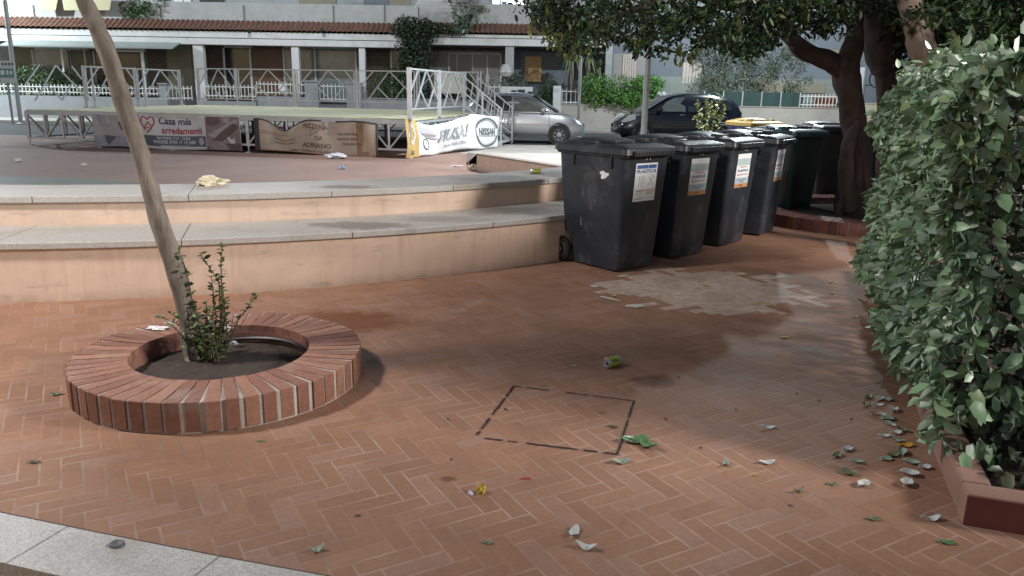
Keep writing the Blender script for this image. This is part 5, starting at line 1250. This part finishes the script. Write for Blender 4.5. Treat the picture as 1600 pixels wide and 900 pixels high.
for s_ in (-1, 1):
    g = MB(); g.lathe([(.001, .04), (.08, .03), (.13, 0), (.001, -.02)], (1.60, s_ * .62, .70), 14, axis=Matrix.Rotation(R(55), 3, 'Y')); g.build('headlight', HL, t, smooth=True)
    g = MB(); g.box((.62, s_ * .90, 1.02), (.12, .16, .11)); g.build('mirror', SILV, t, bevel=.03)
    g = MB(); g.box((-.22, s_ * .848, .86), (.16, .03, .03)); g.build('door_handle', CHR, t, bevel=.008)
    g = MB(); g.bar((-.40, s_ * .842, .30), (-.42, s_ * .842, .93), .008); g.bar((.82, s_ * .842, .32), (.80, s_ * .842, .90), .008); g.bar((-.40, s_ * .842, .30), (.82, s_ * .842, .30), .008); g.build('door_seam', DARKM, t)
    g = MB(); g.bar((-1.25, s_ * .852, .60), (1.1, s_ * .846, .58), .035, .014); g.build('side_strip', SILV, t)
g = MB(); g.box((1.83, 0, .52), (.06, .5, .16)); g.build('grille', DARKM, t, bevel=.02)
g = MB(); g.box((1.88, 0, .36), (.03, .46, .10)); g.build('number_plate', WHITE, t)
for x in (-1.18, 1.12): car_wheel(t, x, Wc, .29, GALV)
# dark navy compact people carrier
Lc, Wc = 4.15, 1.74
prof = [(-2.05, .7, .64), (-2.0, .95, .74), (-1.8, 1.02, .83), (-1.0, 1.03, .865), (0, 1.01, .87), (.6, 1.0, .87), (1.0, .97, .86), (1.45, .88, .82), (1.8, .76, .74), (2.0, .60, .62), (2.07, .45, .5)]
roof = [(-2.0, 1.02, .93, .82), (-1.88, 1.25, .95, .88), (-1.65, 1.46, .96, .93), (-1.0, 1.56, .96, .96), (-.1, 1.58, .96, .97), (.35, 1.50, .96, .97), (.8, 1.28, .95, .95), (1.25, 1.0, .92, .92), (1.35, .94, .9, .9)]
cl_ = at(1058, 190, 26.6); t, body = car('dark_people_carrier', 'dark navy people carrier parked behind the bins, facing left', NAVY, (cl_.x, 26.9, 0), R(180 + 6), Lc, Wc, .96, roof, None, None, prof)
side_glass(t, [(-.05, 1.0), (-.05, 1.46), (.28, 1.43), (.58, 1.30), (.86, 1.0)], Wc, CGL, 0, 0, .96, .965)
side_glass(t, [(-1.0, 1.03), (-.98, 1.46), (-.14, 1.47), (-.14, 1.0)], Wc, CG, 0, 0, .96, .96)
side_glass(t, [(-1.62, 1.08), (-1.5, 1.36), (-1.1, 1.42), (-1.1, 1.05)], Wc, CG, 0, 0, .96, .925)
side_glass(t, [(.92, 1.0), (.70, 1.22), (1.12, 1.0)], Wc, CG, 0, 0, .96, .955, 'quarter_window')
g = MB(); g.add([(.42, -.66, 1.49), (.42, .66, 1.49), (1.31, .74, .975), (1.31, -.74, .975)], [(0, 1, 2, 3)]); g.build('windscreen', CG, t)
for s_ in (-1, 1):
    g = MB(); P = [(1.55, s_ * .80, .74), (1.60, s_ * .79, .88), (1.75, s_ * .72, .86), (1.98, s_ * .60, .66), (1.9, s_ * .68, .62)]; g.add([p for p in P] + [(p[0] + .015, p[1] + s_ * .02, p[2] + .01) for p in P], [(0, 1, 2, 3, 4), (9, 8, 7, 6, 5)] + [(i, (i + 1) % 5, 5 + (i + 1) % 5, 5 + i) for i in range(5)]); g.build('headlight', HL, t)
    g = MB(); g.box((.82, s_ * .95, 1.06), (.14, .18, .12)); g.build('mirror', NAVY, t, bevel=.03)
    
    for x_ in (.05, -.9): g = MB(); g.box((x_, s_ * .875, .90), (.17, .03, .03)); g.build('door_handle', CHR, t, bevel=.008)
for x in (-1.28, 1.32): car_wheel(t, x, Wc, .31, GALV)

# ------------------------------------------------------------------ poles and sign
def pole(label, x0, y0, x1, ytop, Y, r_, extra=None):
    b = at(x0, y0, Y); t = thing('street_pole', label, 'pole', (b.x, Y, 0)); zt = at(x1, ytop, Y).z
    g = MB(); g.tube([(b.x, Y, 0), (b.x, Y, zt)], r_, 12); g.build('post', ALU, t, world=True, smooth=True)
    g = MB(); g.lathe([(r_ * 2.2, 0), (r_ * 2.2, .03), (r_ * 1.2, .06), (r_, .07)], (b.x, Y, .004), 12); g.build('base_collar', ALU, t, world=True); return t, b, zt
t, b, zt = pole('thin grey pole in front of the bright hedge', 904, 185, 907, 62, 28.2, .055)
g = MB(); g.box((b.x, 28.14, zt - .32), (.09, .03, .5)); g.build('sign_edge', WHITE, t, world=True)
g = MB(); g.box((b.x, 28.14, 1.35), (.10, .02, .16)); g.build('sticker', GALV, t, world=True)
t, b, zt = pole('thicker grey lamp pole in front of the dark car bonnet', 1008, 170, 1012, -240, 15.5, .058)
g = MB(); tz = 6.2; g.tube([(b.x, 15.5, zt - .2), (b.x, 15.5, tz), (b.x - .3, 15.9, tz + .25), (b.x - .62, 16.9, tz + .30)], .045, 8)
g.box((b.x - .62, 17.1, tz + .27), (.28, .6, .1)); g.build('lamp_arm', ALU, t, world=True)
t, b, zt = pole('grey pole on the far left pavement in front of the porch', 31, 180, 12, 2, 30.5, .08)
g = MB(); g.tube([(b.x, 30.5, zt - .1), (b.x, 30.5, 6.9)], .07, 8); g.box((b.x + .3, 30.5, 6.9), (.8, .3, .1)); g.build('lamp_arm', ALU, t, world=True)
s0 = at(12, 160, 30.2); t = thing('parking_sign', 'white information sign with green print on a post at far left', 'sign', (s0.x, 30.2, 0))
g = MB(); pb(g, -1, 95, 23, 129, 30.2, .04); sg = g.build('panel', basic('sign_white', (.55, .58, .58), .5, .05), t, world=True)
g = MB(); pb(g, -1, 107, 21, 121, 30.185, .01, 0); pb(g, 10, 110, 13, 117, 30.178, .005, 1); pb(g, 1, 110, 7, 117, 30.178, .005, 1); pb(g, 15, 111, 19, 116, 30.178, .005, 1)
for x in (3, 8, 13, 18): pb(g, x, 98, x + 2, 102, 30.185, .01, 2)
g.build('sign_print', [basic('green_sign_print', (.10, .28, .24), .5), WHITE, DARKM], sg, world=True)
g = MB(); x_ = at(16, 160, 30.27).x; g.bar((x_, 30.27, 0), (x_, 30.27, at(10, 96, 30.27).z), .06); g.build('post', ALU, t, world=True)
# ------------------------------------------------------------------ litter
def can(label, P, axis, r_=.033, L_=.115, s_=1.0):
    """crushed drink can lying on the ground; axis = direction of its open end"""
    t = thing('drink_can', label, 'can', tuple(P)); ax = Vector(axis).normalized(); q = ax.to_track_quat('Z', 'Y').to_matrix()
    c = Vector((0, 0, r_))
    def prof(g, pr, mi=0): 
        n = 28; b = len(g.v)
        for i in range(n):
            a = 2 * math.pi * i / n
            for rr_, z in pr:
                dent = 1 - .10 * math.exp(-((z - .01) / .03) ** 2) * max(0, math.cos(a - 1.2)) ** 2
                p = q @ Vector((rr_ * dent * math.cos(a), rr_ * dent * math.sin(a), z)) + c; g.v.append(tuple(p))
        m_ = len(pr)
        for i in range(n):
            for k in range(m_ - 1): g.f.append((b + i * m_ + k, b + ((i + 1) % n) * m_ + k, b + ((i + 1) % n) * m_ + k + 1, b + i * m_ + k + 1)); g.m.append(mi)
    h_ = L_ / 2; g = MB()
    prof(g, [(r_ * .98, -h_ * .28), (r_, h_ * .1), (r_, h_ * .78)], 0); prof(g, [(r_, -h_ * .8), (r_ * .98, -h_ * .28)], 1)
    prof(g, [(r_ * .78, -h_), (r_, -h_ * .8)], 2); prof(g, [(r_, h_ * .78), (r_ * .80, h_ * .97), (r_ * .80, h_), (r_ * .74, h_), (r_ * .72, h_ * .93), (.0005, h_ * .93)], 2); prof(g, [(.0005, -h_ * .9), (r_ * .6, -h_ * .9), (r_ * .78, -h_)], 2)
    b_ = g.build('can_body', [CANY, CANG, CANM], t, smooth=True)
    g = MB()
    for u in range(12):
        a, b = 2 * math.pi * u / 12, 2 * math.pi * (u + 1) / 12; f = lambda an: tuple(q @ Vector((r_ * .30 * math.cos(an) + r_ * .3, r_ * .26 * math.sin(an), h_ * .945)) + c); ce = tuple(q @ Vector((r_ * .3, 0, h_ * .945)) + c); g.add([ce, f(a), f(b)], [(0, 1, 2)])
    g.build('opening', RUBBER, t)
    g = MB(); f2 = lambda x, y: tuple(q @ Vector((-r_ * .25 + x, y, h_ * 1.01)) + c); g.add([f2(-.008, -.006), f2(.006, -.006), f2(.006, .006), f2(-.008, .006)], [(0, 1, 2, 3)]); g.build('ring_pull', CANM, t)
    # bright stripe with dark marks wrapped round the can
    g = MB()
    for a0_ in (0.3, 2.4, 4.5):
        for k in range(5):
            a, b = a0_ + k * .1, a0_ + (k + 1) * .1; rr_ = r_ * 1.012; w = .5 + .25 * math.sin(k * 1.2)
            g.add([tuple(q @ Vector((rr_ * math.cos(x), rr_ * math.sin(x), z)) + c) for x, z in ((a, -h_ * w * .4), (b, -h_ * w * .4), (b, h_ * w), (a, h_ * w))], [(0, 1, 2, 3)])
    g.build('can_print', basic('can_green_mark', (.10, .16, .05), .4), t)
CANY = basic('can_yellow', (.50, .50, .05), .3, .1, 20, .3); CANG = basic('can_pale_green', (.36, .42, .28), .3, .1, 20, .4); CANM = basic('can_aluminium', (.55, .55, .56), .3, .15, 30, .7)
p = G(957, 573, .004); can('dented yellow and green drink can lying on the paving', p, (-.8, -.62, .0), s_=1)
p = G(836, 272, .70); can('yellow drink can lying on the upper granite seat near the bins', p + Vector((0, .03, .0)), (1, .25, 0))
def crumple(name, label, cat, P, size, mat, seed, flat=.35, sq=(1, 1)):
    rg = np.random.default_rng(seed); ph = rg.uniform(0, 6, 8); n, m_ = 22, 14; g = MB()
    def f(u, v):
        a, el = 6.2832 * u, math.pi * (v - .5); d = Vector((math.cos(el) * math.cos(a), math.cos(el) * math.sin(a), math.sin(el)))
        r_ = 1 + .22 * math.sin(3 * a + ph[0] + 2 * el) + .18 * math.sin(5 * a - 3 * el + ph[1]) + .14 * math.sin(7 * el + 4 * a + ph[2]) + .1 * math.sin(11 * a + ph[3])
        p = d * r_ * size; return (p.x * sq[0], p.y * sq[1], max(p.z * flat, -size * flat * .55) + size * flat * .56)
    g.grid(f, n, m_); o = g.build(name, mat, smooth=False); o.location = P; return tag(o, label, cat)
TISS = basic('white_tissue', (.72, .73, .76), .9, .08, 20, bump=.6, bscale=60); WRAP = basic('food_wrapper', (.62, .56, .42), .6, .3, 12, dirt=(.35, .27, .15)); BLT = basic('blue_tissue', (.35, .47, .72), .8, .1)
crumple('paper_wrapper', 'crumpled off white food wrapper on the upper granite seat', 'wrapper', G(329, 290, .703), .10, WRAP, 3, .5, (1.25, .7))
crumple('tissue', 'white crumpled tissue on the rim of the round planter, left of the trunk', 'tissue', G(246, 514, .168), .042, TISS, 4, .22, (1.35, .75))
crumple('plastic_cup', 'small white torn cup lying on planter rim behind the shoots', 'cup', G(352, 517, .168), .026, TISS, 5, .7)
crumple('tissue', 'small white scrap on the planter hose beside the shoots', 'tissue', G(364, 538, .12), .022, TISS, 6, .5, (1.2, .8))
crumple('paper_sheet', 'white paper scrap on the arena floor below the pizzeria banner', 'paper', G(526, 247, .012), .19, TISS, 7, .35, (1.1, .8))
crumple('tissue', 'pale blue tissue on the arena floor', 'tissue', G(534, 264, .012), .055, BLT, 8, .6)
crumple('paper_sheet', 'thin white scrap on the arena floor left of the crumpled wrapper', 'paper', G(714, 260, .012), .09, TISS, 9, .15, (1.2, .6))
crumple('paper_wrapper', 'white and brown wrapper at the foot of the arena wall', 'wrapper', G(740, 265, .012), .10, WRAP, 10, .6, (1.1, .8))
crumple('paper_scrap', 'tiny white scrap far left on the arena floor', 'paper', G(28, 252, .012), .06, TISS, 11, .6)
crumple('paper_scrap', 'tiny white scrap right of the slanted stage leg shadow', 'paper', G(132, 259, .012), .05, TISS, 12, .6)
crumple('banana_peel', 'small yellow peel on the paving below the cover', 'peel', G(752, 770, .004), .019, basic('peel_yellow', (.55, .42, .05), .6, .2, 40), 13, 1.1, (.8, .8))
crumple('pebble', 'small white pebble beside the yellow peel', 'pebble', G(736, 772, .004), .011, TISS, 14, .7)
crumple('red_wax_drop', 'flat red smear on the paving between cover and white leaves', 'smear', G(822, 748, .004), .022, basic('red_smear', (.33, .06, .03), .6, .2, 40), 15, .08, (1, .5))
for k, (x, y, s_, lab) in enumerate(((929, 447, .03, 'white plaster flake beside the foot of the first bin'), (951, 466, .05, 'long white plaster flake left of pale paving patch'), (992, 478, .055, 'wide white plaster flake on the near edge of pale patch'), (975, 431, .035, 'white chip touching the first bin corner'))):
    rg = np.random.default_rng(200 + k); p = G(x, y, .0085); sx_, sy_, ro = ((.9, .9, 0), (1.5, .22, -.75), (1.1, .6, .1), (1.3, .6, .5))[k]; g = MB()
    pts = []
    for i in range(12):
        a = 6.2832 * i / 12; r_ = s_ * rg.uniform(.7, 1.2); xx, yy = r_ * sx_ * 1.3 * math.cos(a), r_ * sy_ * 1.3 * math.sin(a); pts.append((xx * math.cos(ro) - yy * math.sin(ro), xx * math.sin(ro) + yy * math.cos(ro), 0))
    g.extr(pts, (0, 0, .003)); o = g.build('plaster_flake', basic('plaster_white', (.55, .53, .50), .8, .15, 20)); o.location = p; tag(o, lab, 'flake')
# fallen leaves ------------------------------------------------------------
LFP = basic('dry_pale_leaf', (.50, .53, .51), .55, .15, 30); LFG = basic('fallen_green_leaf', (.10, .20, .09), .4, .3, 30); LFY = basic('fallen_yellow_leaf', (.52, .42, .12), .5, .2, 30); LFO = basic('fallen_olive_leaf', (.15, .17, .09), .5, .3, 30); LFD = basic('fallen_dark_leaf', (.06, .06, .035), .6, .3, 30); LFSG = basic('fallen_sage_leaf', (.27, .34, .27), .5, .2, 30); LFBR = basic('fallen_brown_leaf', (.22, .16, .10), .6, .3, 30); LFOR = basic('fallen_orange_leaf', (.55, .30, .05), .5, .2, 30)
def fallen(x, y, L_, mat, ang, curl, label, group=None, wid=.5, roll=0, z=.0045, tip=1):
    g = MB(); nu, nv = 8, 6
    def f(u, v):
        w = wid * L_ * math.sin(math.pi * min(1, u * .94 + .03)) ** .75 * .5; s_ = (v - .5) * 2
        xx = (u - .5) * L_; zz = curl * L_ * ((u - .5) * 2) ** 2 * .35 + abs(s_) ** 1.3 * w * (.35 + roll) + .03 * L_ * math.sin(u * 9)
        return (xx, s_ * w, zz + .001)
    g.grid(f, nu, nv); g.tube([(-L_ * .5, 0, curl * L_ * .35), (-L_ * .66, .0, curl * L_ * .2)], .0012, 4)
    o = g.build('fallen_leaf', mat, smooth='all', solid=.0006); P = G(x, y, z); o.location = P; o.rotation_euler = (0, 0, ang); return tag(o, label, 'leaf', group)
E_ = [
 (897, 833, .075, LFP, 1.2, .5, 'pale whitish leaf near the bottom edge, upright fold'), (916, 857, .075, LFP, -.3, .9, 'curled whitish leaf just below the folded pale one'),
 (970, 723, .085, LFSG, .2, .6, 'sage green leaf at the lower right corner of the cover'), (992, 690, .14, LFG, .1, .4, 'dark green leaf on the right edge of the cover'), (1012, 697, .13, LFG, -1.0, .7, 'shiny green leaf touching the dark green one'),
 (1134, 727, .055, LFSG, 1.4, 1.1, 'small curled green leaf with pale stripes'), (1198, 724, .075, LFP, .1, .5, 'pale leaf alone right of the striped curled leaf'), (1200, 669, .07, LFP, -.2, .5, 'narrow pale leaf halfway to the hedge'),
 (1248, 769, .045, LFO, .4, 1.3, 'small dark curled leaf casting a black shadow'), (495, 861, .055, LFSG, .5, 1.3, 'curled sage leaf near the granite kerb'), (89, 617, .06, LFG, .4, .8, 'dark green leaf left of the round planter'),
 (409, 690, .03, LFG, .2, .7, 'tiny green leaf below the round planter'), (762, 849, .035, LFG, -.1, .6, 'tiny green twig leaf left of the whitish leaves'), (55, 723, .05, LFD, .2, .3, 'dry brown leaf at far left of paving'),
 (958, 668, .05, LFD, -.3, .4, 'dry dark leaf on the cover corner'), (940, 645, .03, LFO, .2, .3, 'olive crumb leaf inside the cover'), (1480, 849, .06, LFG, -.2, .3, 'green leaf below the brick bed corner'), (1455, 812, .07, LFP, .05, .8, 'pale curled leaf left of the brick bed corner'),
 (1365, 812, .055, LFO, -.1, .3, 'dull olive leaf on dark paving left of the bed'), (1300, 757, .05, LFO, .0, .3, 'faint olive leaf between the pale ones'), (1415, 697, .085, LFOR, .1, .3, 'orange leaf lying at the foot of the hedge'),
 (182, 851, .055, basic('grey_stone_chip', (.12, .125, .135), .6), .2, .02, 'dark grey leaf flattened on the granite kerb'),
 (1227, 528, .07, LFY, .1, .2, 'yellow leaf on the dark paving before the hedge'), (897, 572, .04, LFY, .1, .3, 'small yellow leaf left of the can'), (1182, 743, .025, LFOR, .2, .5, 'tiny orange petal right of the striped leaf')]
for x, y, l_, m_, an, cu, lab in E_:
    fallen(x, y, l_, m_, an, cu, lab, z=.0145 if 'kerb' in lab and 'near' not in lab else .0045, wid=.8 if 'grey leaf' in lab else .5)
rg = np.random.default_rng(303)
for x, y in ((1356, 621), (1375, 624), (1385, 626), (1352, 633), (1366, 648), (1378, 650), (1396, 643), (1388, 655), (1391, 663), (1382, 682), (1400, 678), (1410, 674), (1307, 713), (1339, 723), (1326, 740), (1349, 759), (1324, 704), (1395, 712), (1385, 718), (1409, 708), (1425, 725), (1445, 732), (1416, 758), (1402, 690), (1422, 742), (1372, 634)):
    fallen(x, y, rg.uniform(.055, .085), (LFP, LFP, LFP, LFP, LFP, LFSG, LFSG, LFO, LFBR)[rg.integers(9)], rg.uniform(-1.3, 1.3), rg.uniform(.05, .8), 'one of the dry fallen leaves scattered along the foot of the hedge', 'fallen leaves by the hedge', wid=rg.uniform(.5, .75), roll=rg.uniform(0, .5))
for x, y in ((1090, 440), (1099, 446), (1133, 441), (1030, 467), (975, 461), (1181, 476), (1201, 474), (1210, 478), (1297, 441), (1335, 495), (1300, 459), (917, 421), (935, 426), (960, 463), (1160, 430)):
    fallen(x, y, rg.uniform(.03, .055), LFY, rg.uniform(0, 3), .4, 'one of the small yellow leaves around the pale paving patch', 'small yellow leaves on the paving', wid=.6)
for x, y in ((705, 718), (790, 640), (1040, 655), (1095, 700), (1245, 615), (1280, 626), (1235, 790), (560, 806), (1330, 655), (1150, 640), (1060, 590), (700, 655)):
    fallen(x, y, rg.uniform(.015, .03), LFD, rg.uniform(0, 3), .3, 'one of the tiny dark bits lying on the paving', 'tiny dark bits on the paving', wid=.6)
